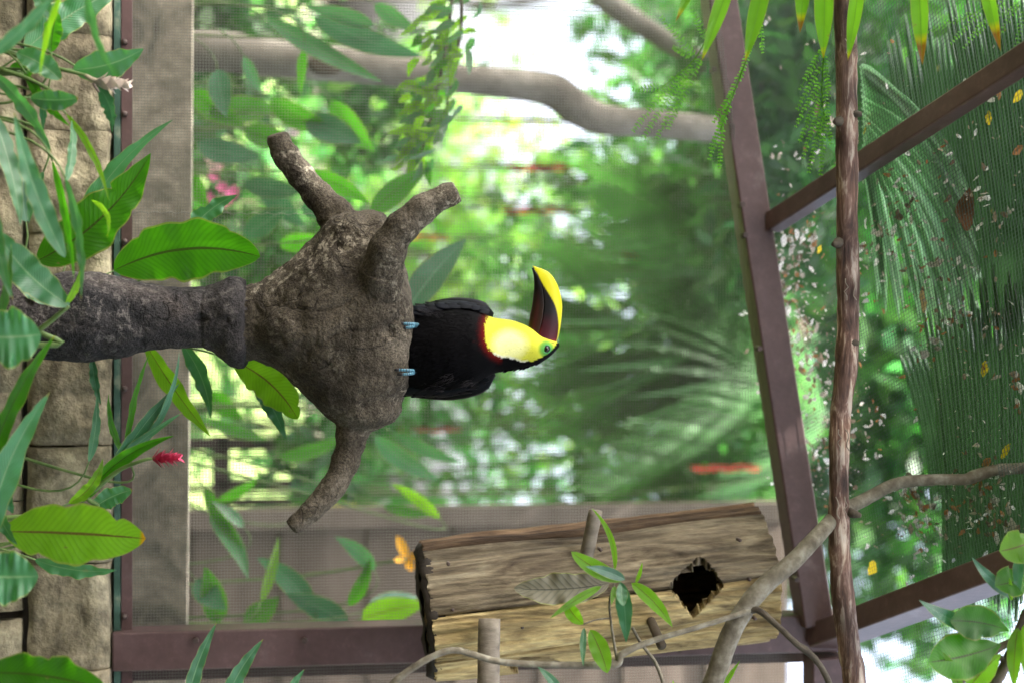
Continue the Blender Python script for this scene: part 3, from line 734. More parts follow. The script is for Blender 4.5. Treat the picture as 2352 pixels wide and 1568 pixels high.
# bill
low = np.array([(1203, 788), (1211, 773), (1213, 752), (1216, 732), (1222, 700), (1226, 668), (1226.5, 645), (1224.5, 628), (1221, 615)])
mou = np.array([(1229, 786), (1233, 770), (1239, 750), (1244, 728), (1247, 705), (1247, 685), (1243.5, 660), (1236, 635), (1225, 615.5)])
upp = np.array([(1278, 786), (1283, 770), (1287.5, 748), (1290.5, 722), (1291, 700), (1287, 676), (1278, 650), (1259, 625), (1223, 610.5)])
NB = 110
def curve2(a): return np.array([(x[0], x[1]) for x in spline(np.column_stack([a, np.zeros(len(a))]), NB)])
lo, mo, up_ = curve2(low), curve2(mou), curve2(upp)
yb_ = curve2(np.array([(1276, 785), (1280, 765), (1281, 742), (1278.5, 722), (1273, 703), (1263, 684), (1250, 664), (1238, 643), (1223.5, 612.5)]))
MAR = np.array([0.085, 0.007, 0.013]); REDB = np.array([0.14, 0.010, 0.006]); BB = np.array([0.0035, 0.0032, 0.003]); BY = np.array([0.58, 0.54, 0.008]); OLV = np.array([0.040, 0.020, 0.008])
def mandible(A, B, upper):
    SEG = 48; V = []; C = []
    for i in range(NB):
        t = i / (NB - 1)
        ct = (A[i] + B[i]) / 2; hv = (B[i] - A[i]) / 2; H = np.hypot(*hv)
        full = np.hypot(*(up_[i] - lo[i])) / 2
        th = full * 0.56 * (1 - .25 * t) if upper else full * .555 * (1 - .25 * t)
        for k in range(SEG):
            a = 2 * math.pi * k / SEG
            cc, ss = math.cos(a), math.sin(a)
            # D-shaped section: flat along the mouth line, rounded along the ridge
            q = k / (SEG - 1); sgn = 1 if q < .5 else -1; s01 = 1 - abs(2 * q - 1)      # 0 at mouth edge, 1 at ridge
            s01 = math.sin(s01 * math.pi / 2)
            pos = (A[i] * (1 - s01) + B[i] * s01) if upper else (B[i] * (1 - s01) + A[i] * s01)
            y = sgn * th * math.sqrt(max(0.0, 1 - s01 ** 2.4))
            cc = (2 * s01 - 1) if upper else (1 - 2 * s01)
            p = BP(pos[0], pos[1], y * sB); V.append(p)
            if upper:
                dy_ = np.dot(pos - yb_[i], nrm(hv)); f = min(1, max(0, dy_ / 2.0 + .5))
                base = BB * (1 - max(0, 1 - t / .42)) + MAR * max(0, 1 - t / .42)
                if t < .06: base = REDB
                dm = np.hypot(*(pos - mo[i]))
                if dm < 5 and t < .3: base = base * .5 + REDB * .8 * (1 - t / .3)
                c = base * (1 - f) + BY * f
            else:
                c = BB * min(1, t / .7) + (OLV * .9 + MAR * .1) * (1 - min(1, t / .7))
                st = math.exp(-((cc + .15) / .35) ** 2) * (1 - min(1, t / .7)); c = c * (1 - .5 * st) + MAR * .6 * st
                if t < .08: c = REDB * .8
            C.append(c * (1 + .15 * nz(p, 60)))
    F = [(i * SEG + k, i * SEG + (k + 1) % SEG, (i + 1) * SEG + (k + 1) % SEG, (i + 1) * SEG + k) for i in range(NB - 1) for k in range(SEG)]
    F.append(tuple(range(SEG - 1, -1, -1))); F.append(tuple((NB - 1) * SEG + k for k in range(SEG)))
    mb = MB(); mb.add(V, F, np.array(C))
    return mb
MAT['bill'] = attr_mat('smooth_bill_horn', 0.42, 0.2, coat=0.03, bump=0.03, bscale=120)
gap = 0.35
u1 = mandible(mo + [gap, 0], up_, True).build('upper_bill', MAT['bill'], bird); u1['label'] = 'yellow and maroon upper bill'
u2 = mandible(lo, mo - [gap, 0], False).build('lower_bill', MAT['bill'], bird); u2['label'] = 'dark maroon lower bill'
bs = MB()
P_ = [BP(u, v + .5, dy * sB) for (u, v, dy) in ((1212, 789, -26), (1228, 788, -30), (1250, 787.5, -31), (1268, 787.5, -22), (1279, 787, 0), (1268, 787.5, 22), (1250, 787.5, 31), (1228, 788, 30), (1206, 788, 20), (1203, 788, 0), (1206, 788.5, -20), (1212, 789, -26))]
bs.tube(spline(P_, 60), 1.3 * sB, 6, col=(0.01, .01, .008), cap=False); bs.build('bill_base_rim', MAT['plumage'], bird)
# eyes: iris ring, dark pupil, green lids
def sphere(c, r, sub=3, sc=(1, 1, 1), col=(1, 1, 1)):
    bm = bmesh.new(); bmesh.ops.create_icosphere(bm, subdivisions=sub, radius=1.0)
    V = np.array([v.co[:] for v in bm.verts]) * r * np.array(sc) + c; F = [[v.index for v in f.verts] for f in bm.faces]; bm.free()
    mb = MB(); mb.add(V, F, col); return mb
MAT['eye'] = attr_mat('wet_eye', 0.08, 0.5, coat=0.2)
for s_ in (-1, 1):
    i = int(np.argmin(abs(uu - 1249.5))); a, b, yc, hd = (cols[j][i] for j in range(4))
    cc = (801 - (a + b) / 2) / ((b - a) / 2); ysurf = hd * math.sqrt(max(0.05, 1 - cc * cc)) * sB
    c = BP(1249.5, 801, s_ * (ysurf - 0.0018))
    e = sphere(c, 8.2 * sB, 3)
    Ve = e.v[0]; rr = np.hypot(Ve[:, 0] - c[0], Ve[:, 2] - c[2]) / (8.2 * sB)
    Ce = np.where(rr[:, None] < .52, np.array([[0.001, .001, .001]]), np.array([[0.012, .013, .007]])); e.c = [Ce]
    eo = e.build('eye', MAT['eye'], bird)
    ld = MB(); ang = np.linspace(0, 2 * math.pi, 33)
    ld.tube([c + np.array([math.sin(t) * 9.0 * sB, s_ * 0.0026, math.cos(t) * 9.0 * sB]) for t in ang], 1.5 * sB, 7, col=(0.10, .34, .13), cap=False); ld.build('eyelid', MAT['plumage'], eo)
# feet
BLU = np.array([0.06, 0.16, 0.21])
MAT['toe'] = attr_mat('scaly_blue_toe', 0.45, 0.4, bump=0.2, bscale=500)
def foot(v0, toes):
    ft = MB(); YF_ = YP - 0.098
    c = W(949, v0, YF_ + .012)
    ft.tube(spline([c + [0, .03, .03], c + [0, .012, .010], c + [0, 0, 0.001], c + [0, -.006, -.004]], 8), np.array([4, 5, 5.5, 6, 6.5, 6.5, 6.5, 5.5]) * sB, 10, col=BLU * .7)
    fo = ft.build('foot', MAT['toe'], bird)
    for (dv, ln) in toes:
        pts = spline([W(949, v0 + dv * .35, YF_ + .006), W(947, v0 + dv * .7, YF_ - .012), W(938, v0 + dv, YF_ - .021), W(938 - ln * .5, v0 + dv * 1.1, YF_ - .023), W(938 - ln, v0 + dv * 1.2, YF_ - .022)], 26)
        rr = np.array([4.3 * (1 - .32 * i / 25) * (1 + .10 * math.sin(i * 1.9)) for i in range(26)]) * sB
        cc = np.array([np.clip(BLU * (1.35 if math.sin(i * 1.9) > -.1 else .45), 0, 1) for i in range(26) for k in range(10)])
        m_ = MB(); m_.tube(pts, rr, 10, col=cc); m_.build('toe', MAT['toe'], fo)
        tip = pts[-1]; d = nrm(pts[-1] - pts[-3])
        m_ = MB(); m_.tube(spline([tip - d * .001, tip + d * .006, tip + d * .011 + [0, .003, 0]], 7), np.array([3.6, 3.4, 3, 2.5, 1.9, 1.2, .3]) * sB, 8, col=(0.02, .02, .024)); m_.build('claw', MAT['toe'], fo)
foot(747, ((-3.2, 12), (4.6, 6))); foot(853, ((-3.6, 22), (5, 14)))

# ================================================================== BRANCHES
def px_tube(pts, rad_px, seg=14, n=60, rough=0.05, rs=40.0, ends=None):
    """pts: (u, v, y); radii in view units"""
    P_ = spline([W(*p) for p in pts], n)
    r = np.interp(np.linspace(0, 1, n), np.linspace(0, 1, len(rad_px)), rad_px) * S(pts[len(pts) // 2][0], pts[len(pts) // 2][2])
    return P_, r
pole = thing('perch_pole', 'long red brown pole with peeling bark running straight across below the roof', 'pole', W(1940, 784, 2.56))
P_, r_ = px_tube([(1925, -900, 2.56), (1938, -60, 2.56), (1944, 120, 2.56), (1945, 330, 2.56), (1946, 520, 2.56), (1948, 700, 2.56), (1944, 840, 2.56), (1930, 960, 2.56), (1927, 1110, 2.56), (1928, 1250, 2.56), (1937, 1380, 2.555), (1952, 1500, 2.55), (1968, 1640, 2.55), (2020, 2500, 2.54)], [25, 25, 25, 24.5, 25, 25.5, 26, 23.5, 22.5, 24, 26, 26, 26, 26], n=170)
mb = MB(); mb.tube(P_, r_ * (1 + .03 * np.sin(np.arange(170) * .35)), 22, rough=0.075, rs=55); mb.build('stem', MAT['peel'], pole)
for (u, v, s_) in ((1920, 280, -1), (1968, 262, 1), (1962, 786, 1), (1967, 1180, 1), (1917, 560, -1)):
    p = W(u - s_ * 3, v, 2.545); q = p + np.array([0.002, -.008, s_ * .008])
    mb = MB(); mb.tube([p - (q - p), p, q], [.011, .008, .004], 8, rough=.2, rs=90); mb.build('knot', MAT['twig_dark'], pole)
for (v0, v1, u0) in ((985, 1035, 1934), (1140, 1190, 1930), (640, 690, 1950), (90, 130, 1952)):      # loose bark plates
    pts = [W(u0 + (k % 3) * 3, v0 + (v1 - v0) * k / 5, 2.535) for k in range(6)]
    mb = MB()
    for sgn in (-1, 1):
        mb.tube([p + np.array([0, .0005 * math.sin(i * 2), sgn * (0.008 + .0015 * math.sin(i * 3 + v0))]) for i, p in enumerate(pts)], .0011, 5)
    mb.build('bark_edge', MAT['drylog'], pole)

gb = thing('curved_branch', 'smooth grey curved branch sweeping up across the nest log and roof', 'branch', W(1640, 1568, 2.5))
P_, r_ = px_tube([(1560, 1760, 2.50), (1640, 1560, 2.50), (1672, 1470, 2.50), (1712, 1395, 2.50), (1760, 1340, 2.505), (1820, 1290, 2.51), (1885, 1222, 2.53), (1925, 1180, 2.58), (1985, 1147, 2.60), (2060, 1110, 2.60), (2140, 1101, 2.59), (2215, 1100, 2.58), (2240, 1092, 2.58), (2290, 1078, 2.57), (2360, 1073, 2.56), (2600, 1050, 2.5)], [23, 22, 22, 21, 20.5, 19, 17.5, 16, 15, 14, 13, 13, 15, 13, 13, 12], n=130)
mb = MB(); mb.tube(P_, r_, 16, rough=0.05, rs=60); mb.build('limb', MAT['twig'], gb)
def twig(parent, pts, rad, name='twig', mat='twig', n=40, seg=8):
    P_, r_ = px_tube(pts, rad, n=n); mb = MB(); mb.tube(P_, r_, seg, rough=.12, rs=90); return mb.build(name, MAT[mat], parent)
twig(gb, [(1727, 1398, 2.49), (1690, 1412, 2.48), (1600, 1440, 2.46), (1500, 1470, 2.45), (1430, 1500, 2.44), (1410, 1524, 2.44), (1300, 1526, 2.44), (1160, 1520, 2.44), (1080, 1500, 2.44), (1040, 1492, 2.44), (990, 1508, 2.44), (930, 1545, 2.44), (880, 1590, 2.44)], [8, 7, 6.5, 7, 9, 10.5, 8, 8, 8, 8, 8, 8, 9], n=90)
twig(gb, [(1724, 1400, 2.49), (1745, 1402, 2.48), (1790, 1440, 2.46), (1830, 1478, 2.45), (1850, 1492, 2.45), (1880, 1522, 2.45), (1905, 1570, 2.45), (1925, 1640, 2.45)], [9, 8, 7.5, 7, 9, 7, 7.5, 8], n=50, mat='twig_dark')
twig(gb, [(1452, 1440, 2.45), (1475, 1480, 2.45), (1505, 1520, 2.45), (1525, 1572, 2.45)], [3.5, 4, 4, 4.5], n=24)

# ================================================================== LEAVES
def leaf_mb(P_, side0, width, nac=8, fold=0.2, wavy=0.085, shape='lance', roll=0.0, twist=0.0, rnd=None, col=(1, 1, 1), view=None, tipc=None):
    n = len(P_); rnd = random.random() * 50 if rnd is None else rnd
    nick = [(random.uniform(.2, .9), random.uniform(.008, .03), random.uniform(.06, .3), random.choice((-1, 1))) for _ in range(random.choice((0, 1, 2, 3)))] if n > 30 else []
    if n > 30 and tipc is None and random.random() < .5: tipc = (4.0, .95, .6)
    tan = np.gradient(P_, axis=0); tan /= np.linalg.norm(tan, axis=1)[:, None]
    L = np.linalg.norm(np.diff(P_, axis=0), axis=1).sum()
    V = []; LU = []; F = []; C = []
    for i in range(n):
        t = i / (n - 1)
        vd = nrm(P_[i] - CAMP) if view is None else view
        sd = nrm(np.cross(tan[i], vd)); nm = np.cross(sd, tan[i])
        if np.dot(nm, vd) > 0: nm = -nm
        a = roll + twist * t
        s_ = sd * math.cos(a) + nm * math.sin(a); m_ = nm * math.cos(a) - sd * math.sin(a)
        if shape == 'lance': w = math.sin(math.pi * min(1, t ** 0.72)) ** 0.85
        elif shape == 'ovate': w = math.sin(math.pi * t ** 0.95) ** 0.62
        elif shape == 'obov': w = math.sin(math.pi * t ** 1.45) ** 0.7
        elif shape == 'strap': w = min(1, t * 8 + .35) * (1 - max(0, (t - .72) / .28) ** 1.6)
        w = max(w, 0.02 if 0 < i < n - 1 else 0.004) * width / 2
        for k in range(nac + 1):
            y = -1 + 2 * k / nac
            wv = wavy * width * (math.sin(t * 19 + rnd + (1.5 if y > 0 else 0)) + .6 * math.sin(t * 41 + rnd * 2.3 + (2.6 if y > 0 else 0))) * abs(y) ** 1.5 * math.sin(math.pi * t)
            nk = 1.0 + (.075 * math.sin(t * 17 + rnd * 1.7 + (0 if y > 0 else 2.1)) + .04 * math.sin(t * 37 + rnd * 3.1 + (1 if y > 0 else 0))) * math.sin(math.pi * t) * (1 if n > 30 else 0)
            for (t0_, sg_, dp_, sd_) in nick:
                if sd_ * y > 0: nk -= dp_ * math.exp(-((t - t0_) / sg_) ** 2)
            V.append(P_[i] + s_ * (y * w * nk * math.cos(fold)) + m_ * (abs(y) * w * math.sin(fold) + wv)); LU.append((t, y, rnd))
            cc = np.array(col) * (1 + 0.12 * math.sin(rnd + t * 3))
            if tipc is not None and t > .955: cc = np.array(tipc)
            C.append(cc)
    for i in range(n - 1):
        for k in range(nac):
            a = i * (nac + 1) + k; F.append((a, a + 1, a + nac + 2, a + nac + 1))
    mb = MB(); mb.add(V, F, np.array(C), LU); return mb
def lf(parent, b, t, w, mat='leaf_pale', bow=0.0, dbow=0.0, n=44, stem=True, root=None, **kw):
    a, c = W(*b), W(*t); s = S((b[0] + t[0]) / 2, (b[2] + t[2]) / 2)
    du, dv = t[0] - b[0], t[1] - b[1]; l = math.hypot(du, dv) + 1e-6
    mid = (a + c) / 2 + (UPV * (-dv / l) + RGT * (du / l)) * bow * s * 2 + FWD * dbow * s * 2
    tt = np.linspace(0, 1, n)[:, None]
    P_ = a * (1 - tt) ** 2 + mid * 2 * tt * (1 - tt) + c * tt ** 2
    k = random.uniform(.85, 1.15)
    ob = leaf_mb(P_, None, w * s, col=(k, k, k), **kw).build('leaf', MAT[mat], parent)
    if stem:
        rt = np.array(root if root is not None else parent['_base']); d0 = nrm(P_[0] - P_[2])
        rt = rt + np.array([random.gauss(0, .02), random.gauss(0, .02), -.02])
        c1 = P_[0] + d0 * .22; c2 = rt + np.array([0, 0, max(.2, P_[0][2] * .55)]); tq = np.linspace(0, 1, 26)[:, None]
        st = MB(); st.tube(P_[0] * (1 - tq) ** 3 + c1 * 3 * tq * (1 - tq) ** 2 + c2 * 3 * tq ** 2 * (1 - tq) + rt * tq ** 3, np.linspace(.0016, .0055, 26), 7)
        st.build('stem', MAT['stem'], parent)
    return ob
def plant(name, label, cat, u, v, y, group='ginger plants along the foot of the wall'):
    x = W(u, v, y)[0]
    return thing(name, label, cat, (x, y, 0.0), group)

# --- top left ginger with faded white flower head
pA = plant('ginger_plant', 'ginger with a faded white flower head in front of the stone wall', 'plant', -200, 120, 2.5)
lf(pA, (-30, 135, 2.2), (135, -25, 2.2), 34, 'leaf_pale', bow=8, roll=.3)
lf(pA, (118, 120, 2.46), (132, 28, 2.44), 44, 'leaf_deep', bow=-4, shape='ovate')
lf(pA, (58, 116, 2.5), (290, -30, 2.55), 82, 'leaf_pale', bow=-14, roll=-.25, fold=.12)
lf(pA, (168, 160, 2.47), (330, 112, 2.46), 70, 'leaf_pale', bow=12, roll=.2, fold=.12)
lf(pA, (38, 122, 2.44), (140, 186, 2.4), 58, 'leaf_pale', bow=-8, roll=-.2, shape='ovate')
lf(pA, (70, 226, 2.44), (180, 226, 2.42), 50, 'leaf_pale', bow=4, shape='ovate', roll=.2)
lf(pA, (22, 160, 2.5), (90, 158, 2.5), 40, 'leaf_deep', bow=-2, shape='ovate')
lf(pA, (226, 200, 2.47), (258, 306, 2.46), 40, 'leaf_blue', bow=-12, roll=.4, twist=.6)
lf(pA, (150, -30, 2.2), (92, 178, 2.25), 17, 'leaf_bright', bow=10, roll=.6)
lf(pA, (200, -40, 2.15), (262, 170, 2.15), 24, 'leaf_pale', bow=14, roll=.7)
lf(pA, (80, -20, 2.5), (128, 46, 2.5), 34, 'leaf_pale', bow=4, shape='ovate')
st = MB(); st.tube(spline([np.array(pA['_base']), W(-60, 165, 2.49), W(0, 162, 2.48), W(60, 180, 2.47), W(130, 215, 2.46)], 24), np.linspace(.006, .003, 24), 8); st.build('stem', MAT['stem'], pA)
st = MB(); st.tube(spline([W(-40, 110, 2.48), W(10, 118, 2.48), W(90, 148, 2.47), W(150, 162, 2.46), (W(200, 174, 2.46))], 20), np.linspace(.005, .0028, 20), 8); st.build('stem', MAT['stem'], pA)
def bract_cone(parent, name, base, tip, w, n, col1, col2, y, mat='petal', open_=0.5, seed=3):
    rr = random.Random(seed); mb = MB(); s = S(base[0], y); a, b = W(base[0], base[1], y), W(tip[0], tip[1], y); ax = nrm(b - a); L = np.linalg.norm(b - a)
    s1 = nrm(np.cross(ax, FWD)); s2 = np.cross(ax, s1)
    for i in range(n):
        t = i / n; ang = i * 2.4; rad = s1 * math.cos(ang) + s2 * math.sin(ang)
        p0 = a + ax * L * (0.78 * t); d = nrm(ax + rad * (open_ * (1.1 - .5 * t))); l = L * (.30 + .10 * rr.random()) * (1.05 - .45 * t); ww = w * s * (.30 + .08 * rr.random()) * (1.1 - .4 * t)
        sd = np.cross(d, rad); col = np.array(col1) * (1 - t * .5) + np.array(col2) * t * .5; col = col * rr.uniform(.8, 1.2)
        V = []; F = []
        for j in range(6):
            q = j / 5; wj = ww * math.sin(math.pi * min(.98, .18 + .8 * q)) ; c = p0 + rad * w * s * .10 + d * l * q + rad * l * .22 * q * q
            V += [c - sd * wj + rad * wj * .35 * -1, c, c + sd * wj - rad * wj * .35]
        CC = np.array([col * (0.85 if j < 3 else 1.1) for j in range(6) for _ in range(3)])
        for j in range(5):
            for k in range(2): F.append((j * 3 + k, j * 3 + k + 1, j * 3 + k + 4, j * 3 + k + 3))
        mb.add(V, F, np.clip(CC, 0, 1))
    mb.tube([a - ax * .004, a + ax * L * .8], [w * s * .10, w * s * .03], 7, col=np.array(col1) * .7)
    return mb.build(name, MAT[mat], parent)
o = bract_cone(pA, 'flower_head', (218, 188), (312, 196), 40, 17, (0.55, .47, .40), (.72, .66, .60), 2.46, open_=.45); o['label'] = 'faded white bracts of the ginger flower'
mb = MB(); mb.tube(spline([W(196, 173, 2.46), W(214, 184, 2.46), W(232, 190, 2.46)], 8), np.linspace(.003, .006, 8), 8, col=(.28, .24, .17)); mb.build('flower_sheath', MAT['petal'], pA)
mb = MB(); mb.tube(spline([W(215, 193, 2.455), W(222, 205, 2.45), W(228, 212, 2.45)], 6), np.linspace(.003, .0015, 6), 6, col=(.08, .06, .05)); mb.build('dry_bract', MAT['petal'], pA)

# --- long narrow blades at the far left
pB = plant('ginger_plant', 'ginger with long narrow drooping blades left of the stump trunk', 'plant', -200, 380, 2.5)
lf(pB, (-20, 165, 2.4), (118, 352, 2.36), 36, 'leaf_pale', bow=-14, roll=.5, wavy=.12)
lf(pB, (150, 592, 2.35), (32, 256, 2.25), 52, 'leaf_pale', bow=-14, roll=.3, wavy=.10, stem=False)
lf(pB, (152, 262, 2.45), (250, 462, 2.4), 17, 'leaf_bright', bow=-14, roll=.2)
lf(pB, (60, 170, 2.47), (160, 290, 2.45), 26, 'leaf_deep', bow=8, roll=.3)
lf(pB, (-20, 255, 2.4), (48, 520, 2.35), 44, 'leaf_pale', bow=-10, roll=-.3)
lf(pB, (150, 420, 2.4), (165, 265, 2.45), 26, 'leaf_pale', bow=8, roll=.6, stem=False)
lf(pB, (60, 510, 2.5), (66, 350, 2.5), 60, 'leaf_blue', bow=-10, roll=.4)
lf(pB, (100, 395, 2.5), (66, 515, 2.48), 26, 'leaf_pale', bow=6, roll=.4)
lf(pB, (120, 370, 2.38), (170, 640, 2.3), 24, 'leaf_deep', bow=-8, roll=.7)
lf(pB, (150, 410, 2.35), (186, 690, 2.25), 30, 'leaf_pale', bow=-16, roll=.8, wavy=.12)
lf(pB, (-20, 440, 2.3), (30, 690, 2.25), 40, 'leaf_pale', bow=10, roll=.4)
lf(pB, (110, 210, 2.5), (100, 300, 2.5), 22, 'leaf_blue', bow=4, roll=.5)
lf(pB, (210, 460, 2.4), (246, 545, 2.36), 15, 'leaf_bright', bow=-20, roll=.6, stem=False)

# --- big leaves standing behind the trunk on its left
pC = plant('ginger_plant', 'ginger with two very large dark green leaves behind the stump trunk', 'plant', 60, 640, 2.87)
lf(pC, (84, 600, 2.86), (346, 352, 2.83), 118, 'leaf_deep', bow=30, roll=-.15, fold=.18, wavy=.05)
lf(pC, (150, 612, 2.89), (398, 275, 2.88), 46, 'leaf_pale', bow=-40, roll=-.35, wavy=.12)
lf(pC, (262, 622, 2.86), (598, 590, 2.82), 142, 'leaf_deep', bow=-34, roll=.12, fold=.16, wavy=.035, shape='ovate')
lf(pC, (420, 560, 2.89), (545, 448, 2.9), 52, 'leaf_pale', bow=-16, roll=.4, wavy=.12)

# --- pale leaves hanging over the trunk foot
pD = plant('ginger_plant', 'ginger with broad pale leaves hanging in front of the stump trunk', 'plant', -200, 690, 2.42)
lf(pD, (160, 702, 2.42), (-10, 530, 2.36), 80, 'leaf_pale', bow=-16, roll=.12, fold=.12, shape='ovate', stem=False)
lf(pD, (-45, 772, 2.30), (94, 768, 2.32), 138, 'leaf_pale', bow=4, fold=.1, shape='ovate', roll=.15)
lf(pD, (104, 700, 2.5), (26, 618, 2.5), 62, 'leaf_pale', bow=8, shape='ovate', roll=.3, stem=False)
lf(pD, (-10, 760, 2.36), (26, 560, 2.34), 26, 'leaf_deep', bow=6, roll=.7)
lf(pD, (150, 700, 2.42), (186, 615, 2.4), 20, 'leaf_bright', bow=6, roll=.6, stem=False)
st = MB(); st.tube(spline([np.array(pD['_base']), W(20, 790, 2.43), W(90, 757, 2.43), W(158, 703, 2.42)], 20), np.linspace(.006, .0035, 20), 8); st.build('stem', MAT['stem'], pD)

# --- behind the trunk on its right
pE = plant('ginger_plant', 'ginger whose bright leaves lean out behind the collar and head of the stump', 'plant', 100, 790, 2.9)
lf(pE, (335, 790, 2.88), (484, 1002, 2.86), 46, 'leaf_bright', bow=6, roll=.25, fold=.25)
lf(pE, (418, 790, 2.9), (484, 960, 2.9), 40, 'leaf_pale', bow=-14, roll=.3)
lf(pE, (535, 828, 2.87), (684, 962, 2.84), 86, 'leaf_bright', bow=-18, roll=.15, fold=.2, shape='ovate')
lf(pE, (580, 870, 2.9), (656, 1008, 2.9), 42, 'leaf_blue', bow=-8, roll=.3)
lf(pE, (212, 822, 2.9), (232, 930, 2.88), 22, 'leaf_blue', bow=4, roll=.3)
lf(pE, (204, 1060, 2.86), (222, 905, 2.86), 24, 'leaf_pale', bow=6, roll=.4)
lf(pE, (290, 1050, 2.87), (250, 902, 2.85), 18, 'leaf_deep', bow=-14, roll=.5)

# --- pink flowered ginger
pF = plant('ginger_plant', 'ginger with a crimson pink flower cone and slender curling leaves', 'plant', 0, 1200, 2.62)
lf(pF, (190, 1152, 2.62), (400, 1000, 2.58), 38, 'leaf_deep', bow=-26, roll=.2, fold=.35)
lf(pF, (185, 1148, 2.63), (422, 945, 2.6), 26, 'leaf_pale', bow=-14, roll=.4, wavy=.1)
lf(pF, (290, 1055, 2.62), (343, 812, 2.58), 17, 'leaf_deep', bow=-12, roll=.5, stem=False)
lf(pF, (295, 1052, 2.63), (412, 806, 2.58), 18, 'leaf_blue', bow=26, roll=.5, stem=False)
lf(pF, (250, 1090, 2.62), (412, 880, 2.6), 34, 'leaf_blue', bow=-6, roll=.3, stem=False)
lf(pF, (158, 1155, 2.61), (236, 1052, 2.57), 30, 'leaf_bright', bow=16, roll=.3)
lf(pF, (212, 1168, 2.65), (304, 1124, 2.63), 48, 'leaf_pale', bow=-6, shape='ovate', roll=.2)
st = MB(); st.tube(spline([np.array(pF['_base']), W(100, 1185, 2.62), W(200, 1135, 2.61), W(272, 1080, 2.6), W(330, 1056, 2.58), W(356, 1052, 2.58)], 30), np.linspace(.006, .0025, 30), 8, col=(1, 1, 1)); st.build('stem', MAT['stem'], pF)
o = bract_cone(pF, 'flower_cone', (348, 1053), (426, 1048), 30, 26, (0.36, .018, .06), (.75, .10, .20), 2.58, open_=.8, seed=8); o['label'] = 'crimson pink ginger flower cone'

# --- broad bright leaf at lower left
pG = plant('ginger_plant', 'ginger with one broad glowing yellow green leaf near the lower left', 'plant', -150, 1260, 2.5)
lf(pG, (8, 1220, 2.5), (335, 1236, 2.46), 138, 'leaf_bright', bow=-4, fold=.12, roll=.1, shape='ovate', wavy=.025)
lf(pG, (-60, 1322, 2.35), (88, 1322, 2.36), 124, 'leaf_pale', bow=2, fold=.1, shape='ovate', roll=.15)
lf(pG, (80, 1284, 2.56), (268, 1308, 2.56), 40, 'leaf_pale', bow=12, roll=.35, wavy=.1)
lf(pG, (-20, 1130, 2.5), (40, 1250, 2.46), 40, 'leaf_pale', bow=8, roll=.5)

pH = plant('ginger_plant', 'ginger with two upright sword shaped leaves left of the pink flower', 'plant', -200, 1120, 2.44)
lf(pH, (-30, 1095, 2.42), (128, 768, 2.36), 44, 'leaf_deep', bow=-20, roll=.35, fold=.3)
lf(pH, (-30, 1255, 2.42), (116, 898, 2.37), 66, 'leaf_pale', bow=-26, roll=.25, wavy=.07)
lf(pH, (-20, 1100, 2.5), (30, 1180, 2.5), 40, 'leaf_blue', bow=-6, roll=.4)

pI = plant('ginger_plant', 'ginger leaf arching into the bottom left corner of the picture', 'plant', -200, 1560, 2.35)
lf(pI, (-40, 1545, 2.34), (245, 1585, 2.32), 104, 'leaf_deep', bow=-14, fold=.2, roll=.2, shape='ovate')
pJ = plant('ginger_plant', 'ginger showing two leaf tips before the corner post', 'plant', 100, 1720, 2.6)
lf(pJ, (425, 1640, 2.6), (498, 1428, 2.58), 34, 'leaf_pale', bow=-10, roll=.3)
lf(pJ, (505, 1650, 2.6), (605, 1466, 2.58), 40, 'leaf_pale', bow=-12, roll=.3)
lf(pJ, (640, 1640, 2.65), (700, 1535, 2.65), 26, 'leaf_pale', bow=-6, roll=.3)

# --- sprig on the twig in front of the nest log
sp = thing('leafy_sprig', 'small sprig of fresh green leaves in front of the nest log', 'sprig', W(1430, 1500, 2.45))
twig(sp, [(1418, 1520, 2.44), (1405, 1440, 2.44), (1400, 1380, 2.44), (1412, 1335, 2.44)], [3.5, 3, 2.5, 2.2], 'stem', n=24)
twig(sp, [(1405, 1418, 2.44), (1370, 1422, 2.44), (1340, 1432, 2.44)], [2.5, 2, 2], 'stem', n=12)
for (b, t, w, m, bw, sh) in (((1430, 1332), (1312, 1266), 40, 'leaf_bright', -6, 'ovate'), ((1436, 1330), (1345, 1300), 26, 'leaf_blue', 4, 'lance'), ((1382, 1345), (1262, 1420), 20, 'leaf_bright', 4, 'lance'), ((1425, 1335), (1438, 1475), 40, 'leaf_blue', -4, 'lance'), ((1428, 1340), (1432, 1390), 28, 'leaf_pale', 2, 'ovate'), ((1450, 1338), (1545, 1440), 34, 'leaf_bright', -8, 'lance'), ((1460, 1338), (1475, 1290), 10, 'leaf_bright', 2, 'lance'), ((1412, 1310), (1358, 1165), 14, 'leaf_bright', 18, 'lance'), ((1300, 1382), (1340, 1432), 34, 'leaf_bright', 4, 'ovate'), ((1355, 1445), (1395, 1545), 46, 'leaf_bright', -4, 'ovate'), ((1342, 1440), (1340, 1530), 16, 'leaf_pale', 2, 'lance'), ((1290, 1590), (1235, 1530), 22, 'leaf_pale', 3, 'lance'), ((1412, 1345), (1404, 1388), 14, 'leaf_bright', 0, 'lance')):
    lf(sp, (b[0], b[1], 2.435), (t[0], t[1], 2.41), w, m, bow=bw, n=16, stem=False, shape=sh, roll=random.uniform(-.2, .3), nac=6)

